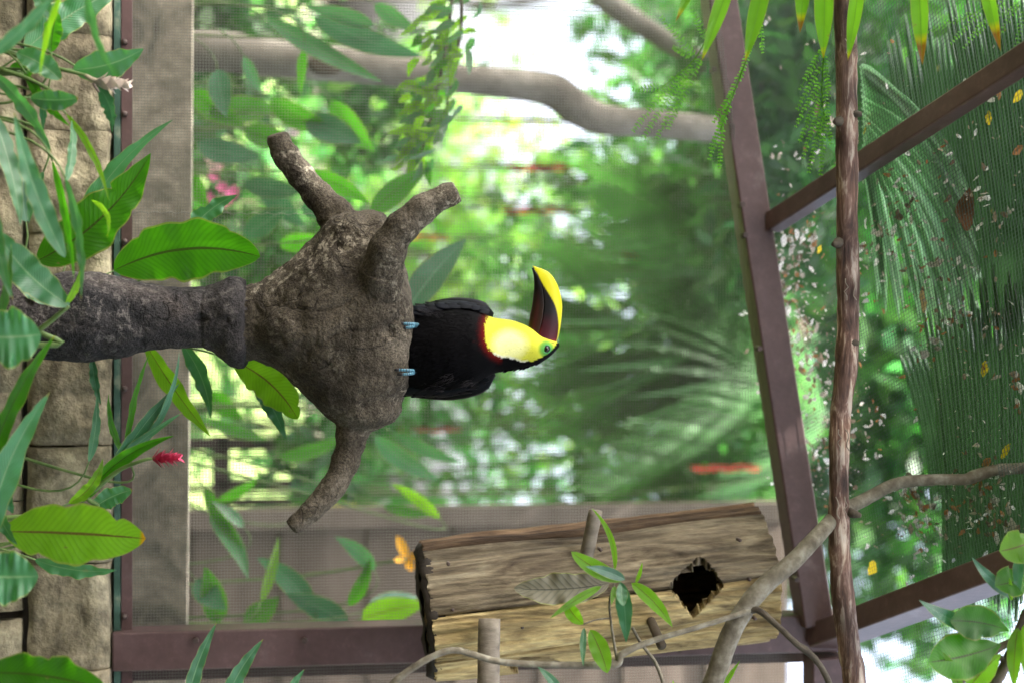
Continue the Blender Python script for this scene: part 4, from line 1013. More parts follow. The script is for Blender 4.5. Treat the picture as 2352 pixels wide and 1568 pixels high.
# ================================================================== NEST LOG
nl = thing('nest_log', 'upright hollow nest log of weathered planks with a diamond shaped entrance hole', 'nest box', W(1000, 1430, 2.82))
LA0, LA1 = W(985, 1402, 2.83), W(1745, 1312, 2.83)       # axis foot and top
lax = nrm(LA1 - LA0); LL = np.linalg.norm(LA1 - LA0)
lsx = nrm(np.cross(lax, (0, -1, 0))); lsy = np.cross(lax, lsx)     # lsx about world right, lsy about towards viewer
if lsx[0] < 0: lsx = -lsx
if lsy[1] > 0: lsy = -lsy
LR = 148 * S(1350, 2.83)
HOLE = np.array([(1524, 1352), (1566, 1323), (1599, 1278), (1650, 1315), (1667, 1345), (1624, 1414), (1575, 1357)])
HOLE2 = np.array([(1160, 1530), (1200, 1508), (1260, 1508), (1300, 1522), (1290, 1545), (1180, 1545)])
def to_px(p):
    d = p - CAMP; k = np.dot(d, FWD)
    return 1176 + FPX * np.dot(d, UPV) / k, 784 + FPX * np.dot(d, RGT) / k
planks = [(-2.02, -1.22, (0.58, .45, .36), 1.03), (-1.20, -0.10, (0.66, .65, .60), 1.0), (-0.08, 0.62, (1.35, 1.25, .82), 1.02), (0.64, 1.35, (1.4, 1.28, .82), 1.0), (1.36, 2.26, (1, .9, .65), 1.0), (2.16, 3.16, (.8, .7, .55), .985), (2.96, 4.34, (.7, .6, .5), 1.0)]  # yellowish right-hand planks raised further in colour to look brightly lit
for (t0, t1, colr, rk) in planks:
    na = max(16, int((t1 - t0) * (80 if t0 < 1 else 30))); nl_ = 260 if t0 < 1 else 60; V = []; F = []; keep = {}
    C = []
    rnd = random.random() * 30
    for i in range(nl_ + 1):
        for k in range(na + 1):
            t = t0 + (t1 - t0) * k / na; a = i / nl_
            edge = min(k, na - k) / na
            d = lsx * math.sin(t) + lsy * math.cos(t)
            end = abs(0.010 * nz((t * 5, rnd, 0), 1.0)) * (1 if a > .5 else -1)
            flat = math.cos((t1 - t0) / 2 * .6) / math.cos((t - (t0 + t1) / 2) * .6) if t0 > 1 and t1 - t0 < 1.15 else 1.0
            p = LA0 + lax * (LL * a + end * (1 if a in (0, 1) else 0)) + d * LR * rk * flat * 1.03
            g_ = nz((t * 4, rnd, a * 2.2), 1.3) * .010 + nz((t * 22, rnd, a * 5), 1.0) * .004 - (0.006 if edge < .03 else 0)
            p = p + d * g_
            V.append(p)
            dk = 1.0
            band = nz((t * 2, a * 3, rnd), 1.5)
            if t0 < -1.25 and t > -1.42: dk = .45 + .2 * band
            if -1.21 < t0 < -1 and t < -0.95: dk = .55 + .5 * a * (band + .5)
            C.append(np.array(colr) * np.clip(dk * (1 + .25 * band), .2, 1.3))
    for i in range(nl_):
        for k in range(na):
            a = i * (na + 1) + k; f = (a, a + 1, a + na + 2, a + na + 1)
            c = (V[f[0]] + V[f[2]]) / 2
            if np.dot(c - (LA0 + LA1) / 2, lsy) > 0:
                u, v = to_px(c)
                if abs((u - 1600 + (v - 1345) * .12) / (64 + 5 * nz((u, v, 0), .06))) ** 1.08 + abs((v - 1345) / (72 + 6 * nz((v, u, 0), .05))) ** 1.08 < 1 or inpoly(HOLE2, u, v): continue
            F.append(f)
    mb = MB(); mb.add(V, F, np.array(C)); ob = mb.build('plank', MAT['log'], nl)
    sf = ob.modifiers.new('solid', 'SOLIDIFY'); sf.thickness = 0.020; sf.offset = 1 if False else -1
    # make sure the outside faces outwards
    me = ob.data; cN = np.zeros(3)
    p0 = me.polygons[len(me.polygons) // 2]; wc = np.array(p0.center) + np.array(nl['_base'])
    ax_p = LA0 + lax * np.dot(wc - LA0, lax)
    if np.dot(np.array(p0.normal), wc - ax_p) < 0: me.flip_normals()
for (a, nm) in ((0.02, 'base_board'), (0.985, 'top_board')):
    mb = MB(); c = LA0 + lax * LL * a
    mb.tube([c - lax * .012, c + lax * .012], LR * .93, 24); mb.build(nm, MAT['shade_wood'], nl, smooth=False)
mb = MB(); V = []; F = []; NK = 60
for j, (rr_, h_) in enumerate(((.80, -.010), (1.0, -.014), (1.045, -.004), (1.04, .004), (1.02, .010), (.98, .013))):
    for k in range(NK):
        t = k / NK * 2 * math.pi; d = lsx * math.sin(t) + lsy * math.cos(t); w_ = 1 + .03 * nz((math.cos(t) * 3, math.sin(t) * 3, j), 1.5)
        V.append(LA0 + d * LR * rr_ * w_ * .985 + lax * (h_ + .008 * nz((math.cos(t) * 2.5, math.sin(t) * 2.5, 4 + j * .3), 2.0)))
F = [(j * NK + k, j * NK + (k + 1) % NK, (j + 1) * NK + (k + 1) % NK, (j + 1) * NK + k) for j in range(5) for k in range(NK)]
mb.add(V, F); mb.build('shadow_foot', MAT['shade_wood'], nl)  # black ring stands in for the shadowed underside of the log
for (u_, v_) in ((1030, 1295), (1040, 1400), (1700, 1240), (1722, 1330), (1735, 1420), (1380, 1262), (1200, 1440)):
    p_ = W(u_, v_, 2.695); mb = MB(); mb.tube([p_ + [0, .02, 0], p_], .0035, 7); mb.build('nail', MAT['bolt'], nl)
def peg(a, b, r, mat='drylog'):
    mb = MB(); mb.tube(spline([W(*a), W(*b)], 10), r * S(a[0], a[2]), 14, rough=.06, rs=60); mb.build('peg', MAT[mat], nl)
peg((1345, 1285, 2.72), (1368, 1172, 2.70), 16); peg((1124, 1420, 2.66), (1120, 1640, 2.62), 26, 'drylog'); peg((1495, 1425, 2.70), (1520, 1482, 2.62), 11, 'bark_dark')
dl = thing('dry_leaf', 'large curled grey dry leaf stuck to the face of the nest log', 'leaf', W(1385, 1335, 2.66))
MAT['leaf_dry'] = leaf_mat('dry_grey_leaf', (0.16, .15, .10), (.2, .17, .09), .2, .6, .4, 14, rib=(.05, .05, .03))
lf(dl, (1400, 1338, 2.655), (1180, 1350, 2.64), 78, 'leaf_dry', bow=-8, stem=False, shape='ovate', wavy=.09, fold=.35, tipc=(1, 1, 1))

# ================================================================== BROADLEAF SHRUB, lower right
sb = thing('broadleaf_branch', 'dark branch with broad glossy green leaves under the roof corner', 'branch', W(2352, 1568, 2.3))
twig(sb, [(2230, 1640, 2.32), (2290, 1560, 2.32), (2330, 1480, 2.32), (2352, 1420, 2.32), (2400, 1330, 2.32), (2480, 1200, 2.3)], [13, 13, 11, 11, 10, 9], 'limb', 'twig_dark', n=50, seg=12)
twig(sb, [(2180, 1600, 2.32), (2215, 1555, 2.32), (2250, 1525, 2.32), (2290, 1490, 2.32), (2330, 1468, 2.32)], [9, 9, 10, 9, 8], 'twig', 'twig_dark', n=40, seg=10)
twig(sb, [(2262, 1512, 2.32), (2290, 1508, 2.32), (2306, 1514, 2.32)], [6, 6, 7], 'twig', 'twig_dark', n=12)
for (b, t, w, m, bw, sh) in (((2318, 1448), (2182, 1425), 84, 'leaf_deep', 8, 'obov'), ((2300, 1478), (2132, 1520), 112, 'leaf_deep', -6, 'obov'), ((2296, 1452), (2110, 1376), 44, 'leaf_blue', -14, 'lance'), ((2330, 1372), (2232, 1278), 28, 'leaf_blue', -6, 'lance'), ((2375, 1330), (2285, 1345), 74, 'leaf_deep', 2, 'obov'), ((2385, 1235), (2295, 1265), 80, 'leaf_bright', -4, 'obov'), ((2338, 1440), (2330, 1580), 36, 'leaf_bright', 4, 'lance'), ((2355, 1430), (2365, 1590), 40, 'leaf_bright', -4, 'lance'), ((2205, 1590), (2165, 1496), 26, 'leaf_bright', 6, 'lance'), ((2322, 1378), (2318, 1325), 12, 'leaf_bright', 2, 'lance'), ((2300, 1500), (2225, 1580), 60, 'leaf_bright', 4, 'obov'), ((2345, 1260), (2340, 1380), 26, 'leaf_blue', 4, 'lance')):
    lf(sb, (b[0], b[1], 2.31), (t[0], t[1], 2.28), w, m, bow=bw, n=18, stem=False, shape=sh, roll=random.uniform(-.15, .25), nac=6)
pk = thing('leafy_sprig', 'tiny green sprig right of the nest log foot', 'sprig', W(1700, 1600, 2.5))
for (b, t, w) in (((1600, 1620), (1640, 1520), 16), ((1630, 1620), (1700, 1515), 16), ((1560, 1640), (1545, 1560), 18)):
    lf(pk, (b[0], b[1], 2.52), (t[0], t[1], 2.5), w, 'leaf_bright', n=14, stem=False, roll=.3)

# ================================================================== PALM FROND TIPS, upper left of the view
pf = thing('palm_frond', 'fan of bright palm leaflets with brown dry tips hanging in at the top', 'palm frond', W(1800, -330, 2.3))
MAT['palm_tip'] = leaf_mat('bright_palm_leaflet', (0.075, 0.21, 0.012), (.22, .55, .02), .5, .38, .1, 3, spec=.5, rib=(.12, .28, .03))
for (b, t, w, tl_) in (((1690, -300), (1552, 50), 30, 18), ((1745, -300), (1612, 140), 38, 8), ((1800, -300), (1712, 142), 44, 8), ((1850, -300), (1838, 76), 40, 26), ((1885, -300), (1892, 134), 48, 6), ((2000, -300), (1948, 140), 36, 6), ((2090, -300), (2120, 150), 42, 52), ((2200, -300), (2300, 118), 34, 55), ((2330, -300), (2430, 110), 34, 30)):
    a, c = W(b[0], b[1], 2.32), W(t[0], t[1], 2.38 + random.uniform(-.05, .05)); tt = np.linspace(0, 1, 30)[:, None]
    P_ = a * (1 - tt) + c * tt + FWD * 0.02 * np.sin(tt * 3) ; P_ = P_ + UPV * (np.sin(tt * math.pi) * 0.008)
    Lpx = math.hypot(b[0] - t[0], b[1] - t[1]); i0 = int(30 * (1 - tl_ / Lpx))
    mb = leaf_mb(P_, None, w * S(1900, 2.35), shape='strap', fold=.35, wavy=.01, nac=6, roll=.15)
    for i in range(30):
        for k in range(7):
            q = i * 7 + k
            if i >= i0: mb.c[0][q] = (1.5, .28, .5) if tl_ > 20 else (1.7, .35, .4)
            elif i >= i0 - 1: mb.c[0][q] = (2.6, 1.1, .3)
    mb.build('leaflet', MAT['palm_tip'], pf)
st = MB(); st.tube(spline([W(1650, -330, 2.32), W(1900, -300, 2.31), W(2400, -320, 2.3)], 16), .008, 8); st.build('rachis', MAT['stem'], pf)

# ================================================================== PINNATE (FEATHERY) SPRAYS
def pinnate(parent, a, b, L_px, w_px, y, n=16, bow=0, name='pinna'):
    """one feathery leaflet row: rachis a->b with paired oval leaflets"""
    s = S(a[0], y); A, B = W(a[0], a[1], y), W(b[0], b[1], y + .02); mid = (A + B) / 2 + RGT * bow * s
    tt = np.linspace(0, 1, n + 2); mb = MB(); P_ = np.array([A * (1 - t) ** 2 + mid * 2 * t * (1 - t) + B * t * t for t in tt])
    mb.tube(P_, .0006, 5, col=(1, 1, .7))
    for i in range(1, n + 2):
        ax = nrm(P_[i] - P_[i - 1]); sd = nrm(np.cross(ax, FWD))
        for sg in (-1, 1):
            if random.random() < .06: continue
            d = nrm(sd * sg + ax * random.uniform(.3, .7) + np.array([random.gauss(0, .1) for _ in range(3)])); l = L_px * s * (1 - .35 * (i / n) ** 3) * random.uniform(.75, 1.12); w = w_px * s * .42
            q = np.cross(d, FWD); q = nrm(q + FWD * random.gauss(0, .35)); c = P_[i]
            k = random.uniform(.8, 1.2)
            mb.add([c, c + d * l * .3 + q * w, c + d * l * .75 + q * w * .9, c + d * l, c + d * l * .75 - q * w * .9, c + d * l * .3 - q * w], [(0, 1, 2, 3, 4, 5)], (k, k, k))
    mb.build(name, MAT['fern'], parent)
def spray(label, stem_pts, y, pins, L=11, w=4.5):
    t = thing('feathery_sprig', label, 'sprig', W(stem_pts[0][0], stem_pts[0][1], y), 'feathery sprigs hanging under the roof')
    mb = MB(); mb.tube(spline([W(a, b, y) for a, b in stem_pts], 20), np.linspace(.0018, .0008, 20), 6, col=(.9, .8, .5)); mb.build('stem', MAT['fern'], t)
    for (a, b, bw) in pins: pinnate(t, a, b, L, w, y, n=max(9, int(math.hypot(a[0] - b[0], a[1] - b[1]) / 9)), bow=bw)
    return t
spray('feathery green sprig hanging in front of the sloping roof beam', [(1770, -60), (1745, 40), (1710, 150), (1680, 230), (1655, 300)], 2.62, [((1728, 90), (1700, 185), -6), ((1712, 150), (1665, 245), -6), ((1690, 205), (1640, 280), -4), ((1678, 235), (1632, 340), -4), ((1668, 262), (1630, 365), -4), ((1660, 290), (1652, 385), 4), ((1745, 40), (1752, 120), 4)], 10, 5)
spray('feathery green sprig left of the perch pole with long drooping leaflets', [(1905, -40), (1895, 90), (1888, 200), (1892, 265)], 2.60, [((1893, 110), (1838, 205), -8), ((1890, 150), (1832, 250), -8), ((1888, 185), (1828, 290), -8), ((1888, 205), (1835, 330), -8), ((1890, 230), (1845, 362), -6), ((1892, 250), (1858, 395), -6), ((1894, 262), (1885, 400), -4), ((1892, 120), (1905, 220), 4), ((1892, 190), (1908, 330), 4)], 10, 5)
spray('feathery green sprig against the bent grey trunk', [(1640, 60), (1600, 130), (1560, 170), (1500, 215)], 2.85, [((1560, 165), (1455, 300), 0), ((1580, 155), (1480, 312), 0), ((1595, 145), (1510, 315), 0), ((1615, 120), (1535, 295), 0), ((1530, 195), (1455, 205), 6), ((1600, 130), (1520, 40), 6), ((1625, 95), (1590, 25), 4), ((1590, 130), (1548, 110), 4)], 12, 4)
spray('feathery green sprig near the top right corner', [(2352, -40), (2290, 0), (2240, 30), (2200, 50)], 2.6, [((2240, 30), (2125, 75), 0), ((2255, 25), (2185, 100), 0), ((2285, 10), (2215, 110), 0), ((2310, 0), (2245, 80), 0), ((2340, 0), (2290, 95), 0), ((2352, 20), (2330, 130), 0), ((2352, 10), (2290, 40), 0)], 10, 4)

# ================================================================== OUTSIDE PLANTING
def cloud(mb, n, c, rad, size, seed, asp=0.42, tint=((.7, 1.25), (.8, 1.2), (.6, 1.2)), clump=22, droop=0.5, spread=.16, hollow=0.0):
    r = np.random.default_rng(seed); c = np.asarray(c, float); rad = np.asarray(rad, float)
    nc = max(4, n // clump)
    q = r.normal(size=(nc, 3)); q /= np.linalg.norm(q, axis=1)[:, None]; q *= (r.uniform(hollow ** 3, 1, size=(nc, 1))) ** (1 / 3)
    idx = r.integers(0, nc, n); off = r.normal(size=(n, 3)) * spread
    p = c + (q[idx] + off) * rad
    d = r.normal(size=(n, 3)); d[:, 2] -= droop; d /= np.linalg.norm(d, axis=1)[:, None]
    s = np.cross(d, r.normal(size=(n, 3))); s /= np.linalg.norm(s, axis=1)[:, None]
    L = size * r.uniform(.6, 1.35, size=(n, 1)); w = L * asp * .5
    V = np.stack([p, p + d * L * .4 + s * w, p + d * L, p + d * L * .4 - s * w], 1).reshape(-1, 3)
    ct = r.uniform(.75, 1.25, size=(nc, 1))[idx]
    col = np.stack([r.uniform(*t, size=n) for t in tint], 1) * ct
    mb.add(V, [(4 * i, 4 * i + 1, 4 * i + 2, 4 * i + 3) for i in range(n)], np.repeat(col, 4, 0))
def bush(name, label, cat, c, rad, n, size, seed, mat='fol', group=None, trunk=None, **kw):
    t = thing(name, label, cat, (c[0], c[1], 0), group)
    mb = MB(); cloud(mb, n, c, rad, size, seed, **kw); mb.build('crown', MAT[mat], t, smooth=False)
    tb = MB(); r = random.Random(seed)
    if trunk is None: trunk = .04
    tb.tube(spline([(c[0], c[1], -.05), (c[0] + r.uniform(-.1, .1), c[1], c[2] * .5), (c[0], c[1], c[2])], 12), np.linspace(trunk, trunk * .5, 12), 9, rough=.1, rs=6)
    for k in range(5):
        a = r.uniform(0, 6.28); e = np.array([c[0] + rad[0] * .6 * math.cos(a), c[1] + rad[1] * .6 * math.sin(a), c[2] + rad[2] * r.uniform(-.1, .6)])
        tb.tube(spline([(c[0], c[1], c[2] * .6), (np.array(c) + e) / 2 + [0, 0, -.05], e], 8), np.linspace(trunk * .5, trunk * .12, 8), 6)
    tb.build('trunk', MAT['bark_dark'], t)
    return t
def at(u, v, y): return W(u, v, y)

# far, sunlit belt of trees and hedges
k = 0
for (u, v, y, rx, rz, n, mat, lab, cat) in (
    (1080, 330, 13.0, 1.5, 1.0, 420, 'foly', 'pale sunlit tree far behind the leafy hanging branch', 'tree'),
    (950, 600, 11.5, 1.3, .8, 700, 'foly', 'bright green tree far off behind the stump', 'tree'),
    (1300, 660, 11.0, 1.3, 1.2, 1100, 'foly', 'dark leaved tree far behind the tip of the bill', 'tree'),
    (1050, 960, 10.5, 1.5, 1.3, 1300, 'fol', 'leafy tree far off to the right of the toucan', 'tree'),
    (1650, 950, 9.5, 1.5, 1.2, 1400, 'fol', 'tall leafy tree behind the middle of the roof beam', 'tree'),
    (1600, 380, 10.5, 1.1, .9, 700, 'foly', 'tall sunlit tree behind the upper bend of the grey trunk', 'tree'),
    (1560, 30, 10.0, 1.1, .9, 700, 'fol', 'tall tree at the upper left behind the beam', 'tree'),
    (640, 760, 9.0, 1.2, .8, 700, 'fol', 'low green hedge bush far behind the stump head', 'bush'),
    (560, 330, 8.0, 1.2, .7, 700, 'fol', 'low dark bush far behind the left stub', 'bush'),
    (1900, 560, 8.5, 2.1, 1.2, 5200, 'fold', 'tall tree crown seen through the roof left of the perch pole', 'tree'),
    (2110, 1090, 8.0, 1.2, 1.0, 2600, 'fold', 'tall tree crown seen through the roof at the right', 'tree'),
    (2250, 300, 8.0, 2.0, 1.4, 5200, 'fold', 'tall tree crown seen through the roof near the top right', 'tree')):
    p = at(u, v, y); k += 1
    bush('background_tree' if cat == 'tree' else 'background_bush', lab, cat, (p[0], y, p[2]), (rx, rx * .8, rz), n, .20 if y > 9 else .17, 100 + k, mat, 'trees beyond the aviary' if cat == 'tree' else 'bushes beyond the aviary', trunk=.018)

# shrubs and small trees in the shade just outside the wire
for i, (u, v, y, rx, rz, n, lab) in enumerate(((560, 30, 5.2, .36, .36, 520, 'dark shrub at the far left behind the bent trunk foot'), (470, 330, 5.0, .34, .24, 420, 'low dark shrub between the bent trunk and the left stub'), (1610, 450, 6.2, .75, .34, 800, 'dark crown under the beam right of the bent trunk'), (1680, 720, 6.4, .8, .28, 650, 'dark crown under the middle of the beam above the bill'), (1650, 1010, 6.2, .6, .42, 700, 'dark crown under the beam left of the nest log'), (1000, 850, 6.0, .3, .36, 200, 'shrub in shade behind the right side of the toucan'), (760, 930, 5.6, .42, .3, 480, 'low shrub in shade behind the right stub'), (1420, 1090, 6.2, .4, .36, 220, 'shrub in shade left of the nest log top'), (860, 250, 5.4, .3, .3, 320, 'small shrub in shade above the left stub tip'), (640, 620, 5.6, .34, .26, 360, 'low shrub in shade left of the stump head'), (1250, 560, 6.4, .4, .36, 140, 'airy shrub in shade behind the bill tip'))):
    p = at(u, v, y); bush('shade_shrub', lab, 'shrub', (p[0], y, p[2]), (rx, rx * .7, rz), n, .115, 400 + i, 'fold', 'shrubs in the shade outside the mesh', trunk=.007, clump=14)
# the bent grey tree just outside the wire
bt = thing('bent_grey_tree', 'pale grey tree trunk with an elbow bend outside the mesh', 'tree', (at(430, 118, 4.3)[0], 4.3, 0))
P_, r_ = px_tube([(-300, 118, 4.3), (430, 118, 4.3), (600, 132, 4.3), (800, 150, 4.3), (950, 168, 4.3), (1080, 184, 4.3), (1200, 195, 4.3), (1275, 212, 4.3), (1325, 248, 4.3), (1385, 275, 4.3), (1480, 283, 4.3), (1600, 294, 4.3), (1660, 298, 4.3), (1700, 302, 4.32), (1730, 308, 4.36)], [48, 46, 43, 40, 37, 34, 36, 40, 40, 35, 33, 32, 28, 20, 8], n=110)
mb = MB(); mb.tube(P_, r_, 20, rough=.06, rs=8); mb.build('trunk', MAT['bark_grey'], bt)
kn = at(748, 150, 4.19); mb = sphere(kn, .034, 2, (1, .5, 1.6)); mb.build('dark_knot', MAT['bark_dark'], bt)
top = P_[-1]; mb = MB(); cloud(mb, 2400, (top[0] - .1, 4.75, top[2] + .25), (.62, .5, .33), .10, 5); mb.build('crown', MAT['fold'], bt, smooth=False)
bt2 = thing('leaning_grey_tree', 'second pale grey trunk leaning in at the upper left', 'tree', (at(0, -700, 4.8)[0], 4.8, 0))
P_, r_ = px_tube([(-300, -650, 4.8), (700, -420, 4.8), (1200, -160, 4.8), (1395, 2, 4.8), (1480, 62, 4.8), (1590, 128, 4.8), (1760, 210, 4.8), (2050, 260, 4.8)], [42, 38, 32, 27, 25, 24, 22, 20], n=70)
mb = MB(); mb.tube(P_, r_, 16, rough=.06, rs=8); mb.build('trunk', MAT['bark_grey'], bt2)
mb = MB(); cloud(mb, 1500, P_[-1] + [0, .2, .3], (.9, .8, .5), .15, 6); mb.build('crown', MAT['fol'], bt2, smooth=False)

# leafy branch hanging in from the left, just behind the mesh
lb = thing('leafy_branch', 'branch of small glossy willow like leaves hanging in from the upper left', 'branch', W(1010, -200, 3.35))
twig(lb, [(1030, -260, 3.35), (1040, -60, 3.35), (1030, 60, 3.35), (1010, 180, 3.35), (985, 290, 3.35), (960, 375, 3.35)], [6, 5, 4.5, 4, 3, 2], 'limb', 'twig_dark', n=40)
twig(lb, [(1035, -120, 3.37), (1060, 20, 3.37), (1045, 150, 3.37), (1020, 270, 3.37)], [5, 4, 3, 2], 'twig', 'twig_dark', n=30)
for i in range(150):
    t = random.random() ** .8; v = -60 + 430 * t; uc = np.interp(v, [-60, 60, 180, 290, 375], [1042, 1035, 1015, 985, 960]); spread = 70 * (1 - .45 * t)
    u = uc + random.gauss(0, spread * .55); y = 3.35 + random.gauss(0, .05)
    a = random.gauss(math.pi * .78, .5); l = random.uniform(36, 68)
    lf(lb, (u, v, y), (u + l * math.cos(a), v + l * math.sin(a), y + random.gauss(0, .03)), random.uniform(14, 24), random.choice(['leaf_pale', 'leaf_pale', 'leaf_bright', 'leaf_bright', 'leaf_deep']), bow=random.gauss(0, 5), n=7, stem=False, roll=random.uniform(-.9, .9), nac=2)

# broad single leaves behind the mesh
def outside(label, u, v, y, leaves, name='broadleaf_plant'):
    t = thing(name, label, 'plant', (W(u, v, y)[0], y, 0), 'broad leaved plants outside the mesh')
    for (b, tp, w, m, bw) in leaves: lf(t, (b[0], b[1], y), (tp[0], tp[1], y + random.uniform(-.1, .1)), w, m, bow=bw, n=14, roll=random.uniform(-.3, .4), nac=4, wavy=.03)
    return t
outside('plant with a broad smooth leaf behind the front stub', 820, 700, 3.35, [((930, 722), (1072, 548), 78, 'leaf_blue', -8)])
outside('plant with a long olive leaf above the left stub', 800, 520, 3.6, [((850, 492), (985, 385), 58, 'leaf_deep', -6), ((700, 400), (850, 470), 44, 'leaf_deep', -10), ((690, 480), (800, 470), 50, 'leaf_blue', 4)])
outside('plant of long leaves across the bent grey trunk', 600, 60, 3.7, [((860, 60), (700, 15), 40, 'leaf_pale', 4), ((720, 40), (970, 130), 62, 'leaf_blue', 8), ((610, 40), (880, 190), 46, 'leaf_pale', 6), ((500, 160), (520, 270), 60, 'leaf_blue', 2), ((560, 130), (600, 215), 30, 'leaf_pale', 2), ((700, 110), (690, 220), 24, 'leaf_deep', 2), ((860, 10), (960, 70), 40, 'leaf_pale', 4)])
outside('dark leaved plant between the bent trunk and the left stub', 480, 280, 3.9, [((440, 210), (560, 290), 60, 'leaf_deep', 4), ((480, 260), (640, 250), 70, 'leaf_deep', -4), ((450, 330), (600, 360), 60, 'leaf_blue', 6), ((560, 300), (690, 330), 56, 'leaf_deep', 4), ((620, 230), (770, 300), 60, 'leaf_deep', 8), ((700, 280), (830, 330), 70, 'leaf_blue', -4), ((760, 230), (860, 350), 60, 'leaf_deep', 5), ((440, 400), (480, 480), 40, 'leaf_deep', 3), ((560, 420), (700, 440), 50, 'leaf_blue', 5)])
outside('plant with blue green leaves behind the left stub base', 560, 560, 3.9, [((600, 420), (700, 520), 60, 'leaf_blue', 5), ((560, 540), (660, 470), 60, 'leaf_blue', 5), ((640, 560), (760, 545), 44, 'leaf_deep', 4), ((430, 560), (520, 520), 40, 'leaf_deep', 4)])
outside('plant with pale arched leaves left of the timber wall', 470, 1290, 3.75, [((560, 1210), (485, 1150), 30, 'leaf_pale', 4), ((470, 1120), (560, 1260), 34, 'leaf_deep', 6), ((480, 1180), (570, 1330), 44, 'leaf_pale', -14), ((450, 1330), (520, 1400), 60, 'leaf_blue', 4), ((500, 1430), (470, 1300), 60, 'leaf_deep', 4)])
outside('plant with broad leaves standing against the brown boarding', 640, 1400, 3.7, [((720, 1400), (590, 1280), 56, 'leaf_blue', 12), ((600, 1380), (640, 1230), 26, 'leaf_bright', 4), ((800, 1430), (655, 1362), 60, 'leaf_blue', 4), ((860, 1310), (768, 1232), 40, 'leaf_pale', 10), ((800, 1390), (850, 1280), 34, 'leaf_deep', 8), ((830, 1420), (980, 1385), 66, 'leaf_bright', -4), ((840, 1400), (960, 1370), 46, 'leaf_blue', -6), ((560, 1430), (640, 1370), 56, 'leaf_deep', 4)])
outside('plant with narrow leaves in front of the timber window frame', 560, 980, 4.2, [((480, 900), (560, 960), 50, 'leaf_deep', 6), ((470, 960), (620, 1010), 30, 'leaf_deep', 6), ((640, 1050), (790, 1000), 36, 'leaf_deep', 10), ((700, 1180), (800, 1060), 24, 'leaf_pale', 6), ((600, 900), (680, 830), 60, 'leaf_deep', 5), ((500, 1150), (600, 1090), 26, 'leaf_deep', 6)])
outside('pale arching leaves behind the foot of the toucan on its right', 800, 930, 4.0, [((860, 1000), (1010, 1100), 50, 'leaf_pale', 10), ((900, 990), (1060, 1060), 34, 'leaf_pale', 8), ((1010, 1190), (900, 1110), 30, 'leaf_bright', 6), ((880, 1160), (1000, 1180), 26, 'leaf_deep', 6)])

# orange flower by the boarding
of = thing('orange_flower', 'blurred orange yellow flower in front of the brown boarding', 'flower', W(800, 1330, 3.8))
MAT['orange'] = attr_mat('orange_petal', .5, .3)
for (a, b, w) in (((935, 1280), (912, 1228), 24), ((935, 1282), (980, 1265), 22), ((934, 1285), (948, 1310), 22), ((930, 1283), (905, 1285), 16)):
    A, B = W(a[0], a[1], 3.8), W(b[0], b[1], 3.78); mb = leaf_mb(A + (B - A) * np.linspace(0, 1, 8)[:, None], None, w * S(930, 3.8), nac=4, shape='ovate', col=(.85, .42, .02)); mb.build('petal', MAT['orange'], of)
mb = MB(); mb.tube(spline([W(300, 1350, 3.85), W(700, 1320, 3.85), W(932, 1283, 3.8)], 14), .004, 6); mb.build('stem', MAT['stem'], of)
# pink blossoms at the left
for i, (u, v, lab, n_) in enumerate(((530, 452, 'pink blossom cluster left of the stump among dark leaves', 9), (500, 385, 'small pale pink blossoms beside the concrete ledge', 7), (690, 285, 'whitish pink blossom cluster near the tip of the left stub', 9))):
    t = thing('blossom', lab, 'flower', (W(u, v, 4.4)[0], 4.4, 0)); c = W(u, v, 4.4)
    mb = MB(); mb.tube(spline([(c[0], 4.45, 0), (c[0] + .03, 4.42, c[2] * .6), c], 10), .006, 6); mb.build('stem', MAT['stem'], t)
    for k in range(n_):
        q = c + rng.normal(size=3) * [.03, .03, .025]; mb = MB()
        for m in range(5):
            a = m * 1.257 + k; d = np.array([math.cos(a), -.4, math.sin(a)]); s_ = np.array([-math.sin(a), 0, math.cos(a)])
            mb.add([q, q + d * .011 + s_ * .007, q + d * .020, q + d * .011 - s_ * .007], [(0, 1, 2, 3)], (.75, .16, .34) if i == 0 else (.75, .45, .45) if i == 1 else (.8, .62, .66))
        mb.build('petals', MAT['petal'], t, smooth=False)

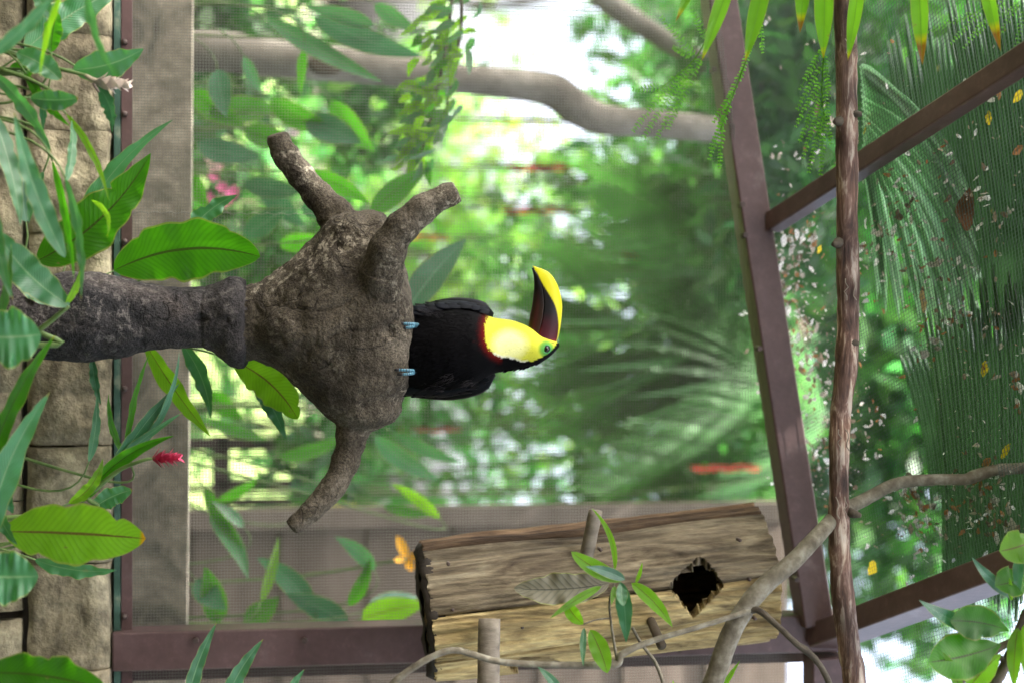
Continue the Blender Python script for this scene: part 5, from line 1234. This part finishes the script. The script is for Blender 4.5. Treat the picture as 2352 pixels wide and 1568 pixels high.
# hanging red heliconia flowers and yellow cane
MAT['helic'] = attr_mat('red_bract', .45, .4)
for i, (u0, u1, v, y, lab, c_) in enumerate(((1210, 1345, 384, 5.0, 'red hanging heliconia below the elbow of the grey trunk', (.62, .05, .03)), (1195, 1320, 482, 5.2, 'faint red hanging heliconia left of the bill', (.6, .05, .03)), (960, 1030, 546, 5.0, 'orange red heliconia beside the front stub', (.75, .14, .04)), (1365, 1470, 588, 5.2, 'orange red heliconia right of the bill tip', (.7, .12, .04)), (1385, 1480, 876, 5.2, 'orange heliconia to the right of the toucan crown', (.7, .12, .04)), (1630, 1745, 1072, 4.6, 'bright red heliconia hanging just below the roof beam', (.8, .07, .02)), (870, 1060, 986, 4.9, 'thin red heliconia stalk right of the toucan feet', (.55, .03, .04)), (1222, 1312, 1185, 4.6, 'red heliconia at the end of the yellow cane', (.8, .07, .04)), (1250, 1345, 720, 5.4, 'dull red heliconia just above the bill', (.45, .04, .05)), (1180, 1290, 280, 5.4, 'small yellow heliconia under the elbow of the grey trunk', (.6, .5, .04)))):
    t = thing('heliconia', lab, 'flower', (W(700, v + 40, y)[0], y + .1, 0), 'hanging heliconias outside the mesh')
    y += .9; c_ = np.array(c_) * .62; a, b = W(u1 + 14, v, y), W(u0 - 14, v + random.uniform(-4, 4), y)
    mb = MB(); mb.tube(spline([(a[0] + .05, y + .1, 0), (a[0] + .12, y + .12, a[2] * .7), a + [.04, .05, .10], a, b], 24), .0035, 6); mb.build('stem', MAT['stem'], t)
    n_ = 5 if abs(u1 - u0) < 160 else 8
    for k in range(n_):
        f = (k + .3) / n_; c = a + (b - a) * f; sg = 1 if k % 2 else -1; L = np.linalg.norm(b - a) / n_ * 1.5
        d = nrm(np.array([sg * .10, -.1, -1.0])); L *= 1.25; P_ = c + d * L * np.linspace(0, 1, 8)[:, None]
        mb = leaf_mb(P_, None, L * (.40 if i != 6 else .22), nac=4, fold=.7, shape='ovate', wavy=0, roll=sg * .5, col=np.array(c_) * random.uniform(.8, 1.2)); mb.build('bract', MAT['helic'], t)
yc = thing('yellow_cane', 'yellow bamboo cane standing behind the right stub', 'cane', (W(470, 1218, 5.98)[0], 5.98, 0))
P_ = spline([(W(470, 1218, 5.98)[0], 5.98, -.02), W(600, 1210, 5.98), W(705, 1165, 5.98), W(900, 1172, 5.98), W(1235, 1187, 5.98)], 40)
mb = MB(); mb.tube(P_, .020, 10, col=(.4, .34, .07)); mb.build('culm', MAT['orange'], yc)
for k in range(6, 40, 6):
    mb = MB(); mb.tube([P_[k] - (P_[k + 1] - P_[k]) * .05, P_[k] + (P_[k + 1] - P_[k]) * .05] if k < 39 else P_[-2:], .017, 10, col=(.35, .3, .08)); mb.build('node', MAT['orange'], yc)

# palm with arching fronds behind the toucan
def frond(parent, pts, ll, n=34, mat='fol', width=.02, droop=.5, tint=1.0):
    P_ = spline(pts, n); tan = np.gradient(P_, axis=0); mb = MB(); mb.tube(P_, np.linspace(.012, .003, n), 6, col=(1.3, 1.1, .8))
    for i in range(2, n):
        tn = nrm(tan[i]); sd = nrm(np.cross(tn, (0, 0, 1)))
        for sg in (-1, 1):
            L = ll * math.sin(math.pi * min(.97, .12 + .86 * i / n)) ** .6 * random.uniform(.85, 1.1)
            d = nrm(sd * sg * .8 + tn * .65 + np.array([0, 0, -.1])); k = random.uniform(.7, 1.3) * tint
            V = []; 
            for j in range(5):
                q = j / 4; c = P_[i] + d * L * q + np.array([0, 0, -droop * L * q * q]); w = width * (1 - q ** 2 * .92) * (.5 if j == 0 else 1)
                s_ = nrm(np.cross(d, (0, .3, 1))); V += [c - s_ * w, c + s_ * w]
            mb.add(V, [(2 * j, 2 * j + 1, 2 * j + 3, 2 * j + 2) for j in range(4)], (k, k, k * .8))
    return mb.build('frond', MAT[mat], parent)
pt = thing('palm_tree', 'palm with long arching fronds drooping behind the toucan', 'palm', (W(900, 1560, 7.4)[0], 7.4, 0))
cr = W(1830, 760, 6.4)
mb = MB(); mb.tube(spline([np.array([pt['_base'][0], 7.4, -.05]), W(900, 1500, 7.4), W(1500, 1250, 7.35), W(1760, 900, 7.3), cr], 30), np.linspace(.09, .06, 30), 12, rough=.05); mb.build('trunk', MAT['bark_dark'], pt)
for (mid_, tip) in (((1600, 800), (1290, 905)), ((1560, 740), (1230, 760)), ((1580, 650), (1300, 560)), ((1650, 560), (1380, 420)), ((1640, 860), (1330, 1010)), ((1700, 960), (1400, 1130)), ((1740, 560), (1600, 380)), ((1820, 1000), (1640, 1180)), ((1560, 840), (1130, 870)), ((1520, 690), (1120, 640))):
    frond(pt, [cr, W(mid_[0] + 60, mid_[1], 6.0 + random.uniform(-.2, .2)), W(tip[0], tip[1], 5.8 + random.uniform(-.3, .3))], .48, 36, width=.018, tint=random.uniform(.8, 1.4))

# ================================================================== LEAVES AND LITTER ON THE ROOF
def rp(u, v, h): return roof_hit(u, v) + nr * h
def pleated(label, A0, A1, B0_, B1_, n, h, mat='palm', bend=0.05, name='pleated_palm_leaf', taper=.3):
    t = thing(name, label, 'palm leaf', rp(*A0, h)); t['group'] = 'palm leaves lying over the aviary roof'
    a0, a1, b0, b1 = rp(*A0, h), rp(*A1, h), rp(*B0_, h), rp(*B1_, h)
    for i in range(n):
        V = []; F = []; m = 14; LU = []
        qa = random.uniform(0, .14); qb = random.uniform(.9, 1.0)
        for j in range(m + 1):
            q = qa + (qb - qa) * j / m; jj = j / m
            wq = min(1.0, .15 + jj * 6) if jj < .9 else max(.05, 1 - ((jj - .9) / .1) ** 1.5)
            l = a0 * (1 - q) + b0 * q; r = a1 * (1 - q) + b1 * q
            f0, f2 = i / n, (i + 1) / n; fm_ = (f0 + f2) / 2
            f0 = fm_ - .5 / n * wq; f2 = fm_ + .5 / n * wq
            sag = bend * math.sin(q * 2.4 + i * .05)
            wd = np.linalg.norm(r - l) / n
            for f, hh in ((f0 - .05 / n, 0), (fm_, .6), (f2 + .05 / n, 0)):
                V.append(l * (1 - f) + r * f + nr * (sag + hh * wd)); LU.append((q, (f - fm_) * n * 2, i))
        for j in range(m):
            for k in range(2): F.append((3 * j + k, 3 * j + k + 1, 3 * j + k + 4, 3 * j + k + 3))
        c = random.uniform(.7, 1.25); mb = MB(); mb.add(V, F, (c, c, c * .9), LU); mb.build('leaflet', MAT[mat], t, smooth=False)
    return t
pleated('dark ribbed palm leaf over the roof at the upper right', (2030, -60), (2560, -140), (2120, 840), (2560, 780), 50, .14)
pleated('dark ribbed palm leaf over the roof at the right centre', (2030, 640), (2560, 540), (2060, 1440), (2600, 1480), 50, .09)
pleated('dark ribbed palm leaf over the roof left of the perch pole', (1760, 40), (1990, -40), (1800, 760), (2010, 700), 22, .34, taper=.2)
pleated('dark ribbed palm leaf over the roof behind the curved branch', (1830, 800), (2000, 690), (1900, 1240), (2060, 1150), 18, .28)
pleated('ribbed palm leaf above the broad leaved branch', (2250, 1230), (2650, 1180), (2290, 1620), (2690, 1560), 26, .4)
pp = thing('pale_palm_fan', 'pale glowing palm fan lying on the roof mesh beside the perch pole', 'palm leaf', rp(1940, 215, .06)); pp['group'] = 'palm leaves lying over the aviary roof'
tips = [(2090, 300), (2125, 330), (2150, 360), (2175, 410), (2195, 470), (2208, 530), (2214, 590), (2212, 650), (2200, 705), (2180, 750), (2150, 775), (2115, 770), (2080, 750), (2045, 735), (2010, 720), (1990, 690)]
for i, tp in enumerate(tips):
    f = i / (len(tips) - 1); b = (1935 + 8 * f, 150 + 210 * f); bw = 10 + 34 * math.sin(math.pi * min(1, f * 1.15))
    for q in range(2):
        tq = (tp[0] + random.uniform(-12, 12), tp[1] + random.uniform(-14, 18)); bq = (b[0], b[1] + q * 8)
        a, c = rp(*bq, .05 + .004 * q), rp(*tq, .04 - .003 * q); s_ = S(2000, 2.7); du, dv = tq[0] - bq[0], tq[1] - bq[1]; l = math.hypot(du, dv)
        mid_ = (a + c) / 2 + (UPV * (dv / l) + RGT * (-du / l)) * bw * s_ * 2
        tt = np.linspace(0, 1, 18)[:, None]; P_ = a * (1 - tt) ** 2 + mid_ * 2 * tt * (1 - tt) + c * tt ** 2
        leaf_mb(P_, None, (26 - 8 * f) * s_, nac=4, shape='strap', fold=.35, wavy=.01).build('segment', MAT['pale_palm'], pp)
# unseen canopy tree, added and placed to keep the sun off the aviary
ct = bush('added_canopy_tree', 'large unseen spreading tree added so that its crown shades the aviary', 'tree', (-3.4, 1.9, 7.0), (2.4, 3.2, .9), 6500, .26, 55, 'fol', None, trunk=.02, asp=.5)
for ch in list(ct.children):
    if ch.name.startswith('trunk'): bpy.data.objects.remove(ch)
tb = MB(); tb.tube(spline([(-5.2, 2.0, -.1), (-5.1, 2.0, 2.8), (-4.6, 2.2, 5.4), (-3.4, 2.6, 6.9), (-1.8, 3.2, 7.3)], 30), np.linspace(.22, .05, 30), 14, rough=.06, rs=4); tb.build('trunk', MAT['bark_dark'], ct)

# dead leaves and dry petals caught on the wire
lit_cols = [(.18, .12, .08), (.32, .24, .17), (.48, .42, .35), (.62, .57, .51), (.74, .71, .67), (.36, .17, .07), (.78, .76, .73)]
def litter(u, v, size, col, name='dead_leaf', label='curled brown and grey dead leaf caught on the roof mesh', cat='dead leaf', group='dead leaves on the roof mesh', yaw=None):
    p = rp(u, v, .004); a = random.uniform(0, 6.28) if yaw is None else yaw
    d = e1 * math.cos(a) + e2 * math.sin(a); s_ = np.cross(nr, d); L = size * S(2100, 2.7); w = L * random.uniform(.22, .42)
    V = []; cu = random.uniform(.1, .7); n = 5; ph = random.random() * 6
    for j in range(n + 1):
        q = j / n; ww = w * math.sin(math.pi * min(.97, .08 + .9 * q)) ; c = p + d * L * (q - .5) + nr * (L * cu * (q - .5) ** 2 + .002)
        hh = ww * random.uniform(.2, .9)
        V += [c - s_ * ww * .8 + nr * hh, c, c + s_ * ww * .8 + nr * hh * .7]
    F = [(3 * j + k, 3 * j + k + 1, 3 * j + k + 4, 3 * j + k + 3) for j in range(n) for k in range(2)]
    mb = MB(); mb.add(V, F, np.array(col) * random.uniform(.75, 1.25)); ob = mb.build(name, MAT['dead'], origin=p)
    return tag(ob, label, cat, group)
clusters = [(1805, 640, 36, 110, 54), (1835, 830, 36, 110, 50), (1880, 980, 34, 90, 20), (2105, 520, 70, 100, 30), (2020, 620, 60, 100, 18), (2230, 770, 60, 60, 16), (2180, 1170, 70, 45, 34), (2120, 1210, 60, 50, 18), (2290, 1130, 40, 50, 14), (2250, 450, 60, 60, 8), (2150, 250, 150, 150, 14), (2250, 950, 90, 150, 14), (1860, 420, 60, 120, 16), (1960, 1000, 60, 90, 14)]
lit_words = ['dark brown', 'mid brown', 'tan', 'pale buff', 'whitish', 'rusty orange', 'chalk white']
lit_where = ['above the middle of the sloping beam', 'above the beam right of the toucan', 'above the beam near the nest log', 'around the pale palm fan tips', 'just right of the perch pole middle', 'at the far right centre', 'below the curved branch', 'close to the thick rafter', 'at the curved branch end', 'beside the big brown leaf', 'around the thin rafter', 'above the curved branch', 'left of the pole by the thin rafter', 'right of the pole, low down']
for (u, v, su, sv, n_) in clusters:
    subs = [(random.gauss(u, su), random.gauss(v, sv)) for _ in range(max(3, n_ // 5))]
    for i in range(n_):
        cu, cv = random.choice(subs)
        ci = random.randrange(len(lit_cols)); sz = random.choice((random.uniform(9, 18), random.uniform(9, 20), random.uniform(20, 36)))
        lab = ('small ' if sz < 20 else 'large ' if sz > 28 else '') + lit_words[ci] + ' dead leaf on roof mesh ' + lit_where[clusters.index((u, v, su, sv, n_))]
        litter(random.gauss(cu, su * .3), random.gauss(cv, sv * .25), sz, lit_cols[ci], label=lab)
litter(2205, 482, 88, (.16, .075, .035), 'dead_leaf', 'large dark brown dead leaf on the roof mesh', 'dead leaf', 'dead leaves on the roof mesh', yaw=.4)
litter(2110, 690, 60, (.42, .30, .14), 'dead_leaf', 'tan dead leaf on the roof mesh right of the perch pole', 'dead leaf', 'dead leaves on the roof mesh')
for (u, v, s_, lab) in ((2262, 271, 30, 'yellow leaf with a brown scrap beside it under the thin rafter'), (2330, 222, 30, 'yellow leaf nearest the right edge above the thin rafter'), (2252, 848, 34, 'upright yellow leaf on the roof mesh at centre right'), (2302, 1036, 40, 'long yellow leaf just above the curved branch end'), (1980, 300, 18, 'small yellow leaf on the pale palm fan'), (1995, 1305, 40, 'blurred yellow leaf beside the thick rafter'), (1875, 575, 24, 'yellow leaf beside the roof beam at the middle'), (1930, 845, 20, 'yellow leaf peeping out behind the perch pole')):
    litter(u, v, s_, (.72, .56, .03), 'yellow_leaf', lab, 'leaf', 'yellow leaves on the roof mesh')
lt = MB()
for i in range(800):
    if random.random() < .7: u, v = random.gauss(1845 + 0, 40), random.uniform(480, 1150); u = 1735 + (v - 400) * .19 + abs(random.gauss(0, 70))
    else: u, v = random.uniform(1960, 2352), random.uniform(100, 1300)
    p = rp(u, v, .003 + .003 * random.random()); d = rng.normal(size=3); d /= np.linalg.norm(d); s_ = nrm(np.cross(d, nr)); L = random.uniform(.003, .008)
    lt.add([p, p + d * L * .5 + s_ * L * .3, p + d * L, p + d * L * .5 - s_ * L * .3], [(0, 1, 2, 3)], random.choice(lit_cols[:4]))
for (u, v, su, sv, n_) in clusters:                 # larger scraps drifted together in the same places
    for k in range(int(n_ * 1.6)):
        cu, cv = random.gauss(u, su * 1.1), random.gauss(v, sv * 1.1)
        for j in range(random.choice((1, 1, 2, 3))):
            p = rp(cu + random.gauss(0, 9), cv + random.gauss(0, 9), .004 + .005 * random.random()); d = nrm(rng.normal(size=3) - nr * .3); s_ = nrm(np.cross(d, nr + rng.normal(size=3) * .5)); L = random.uniform(.007, .019); w = L * random.uniform(.18, .34); up = nr * w * .5
            lt.add([p, p + d * L * .35 + s_ * w + up, p + d * L * .8 + s_ * w * .6 + up, p + d * L, p + d * L * .7 - s_ * w * .7 + up * .5, p + d * L * .3 - s_ * w + up], [(0, 1, 2, 3), (0, 3, 4, 5)], np.array(random.choice(lit_cols)) * random.uniform(.8, 1.15))
tag(lt.build('leaf_litter', MAT['dead'], smooth=False), 'fine dry leaf crumbs scattered over the roof mesh', 'leaf litter', None, 'stuff')

# unseen shelter and side tree, added to block sky light on the perch
vsn = thing('added_shade_shelter', 'unseen timber shelter added around the camera to block frontal sky light', 'shelter', (0, -3, 0))
for i in range(9):
    MB().box((0, -6.7 + i * .9, 2.95), 9.6, .88, .06).build('roof_board', MAT['shed_dark'], vsn, smooth=False)
for i in range(12):
    MB().box((-4.4 + i * .8, -6.4, 1.42), .78, .05, 2.84).build('back_board', MAT['shed_dark'], vsn, smooth=False)
for x in (-4.6, 4.6):
    for y in (-6.3, -2.6, .6): MB().box((x, y, 1.45), .12, .12, 2.92).build('post', MAT['shed_dark'], vsn, smooth=False)
bush('added_screen_tree', 'unseen tree added to the right of the aviary to screen sky light', 'tree', (7.6, .6, 3.0), (1.6, 1.8, 2.4), 2600, .26, 300, 'fol', None, trunk=.1, asp=.5)
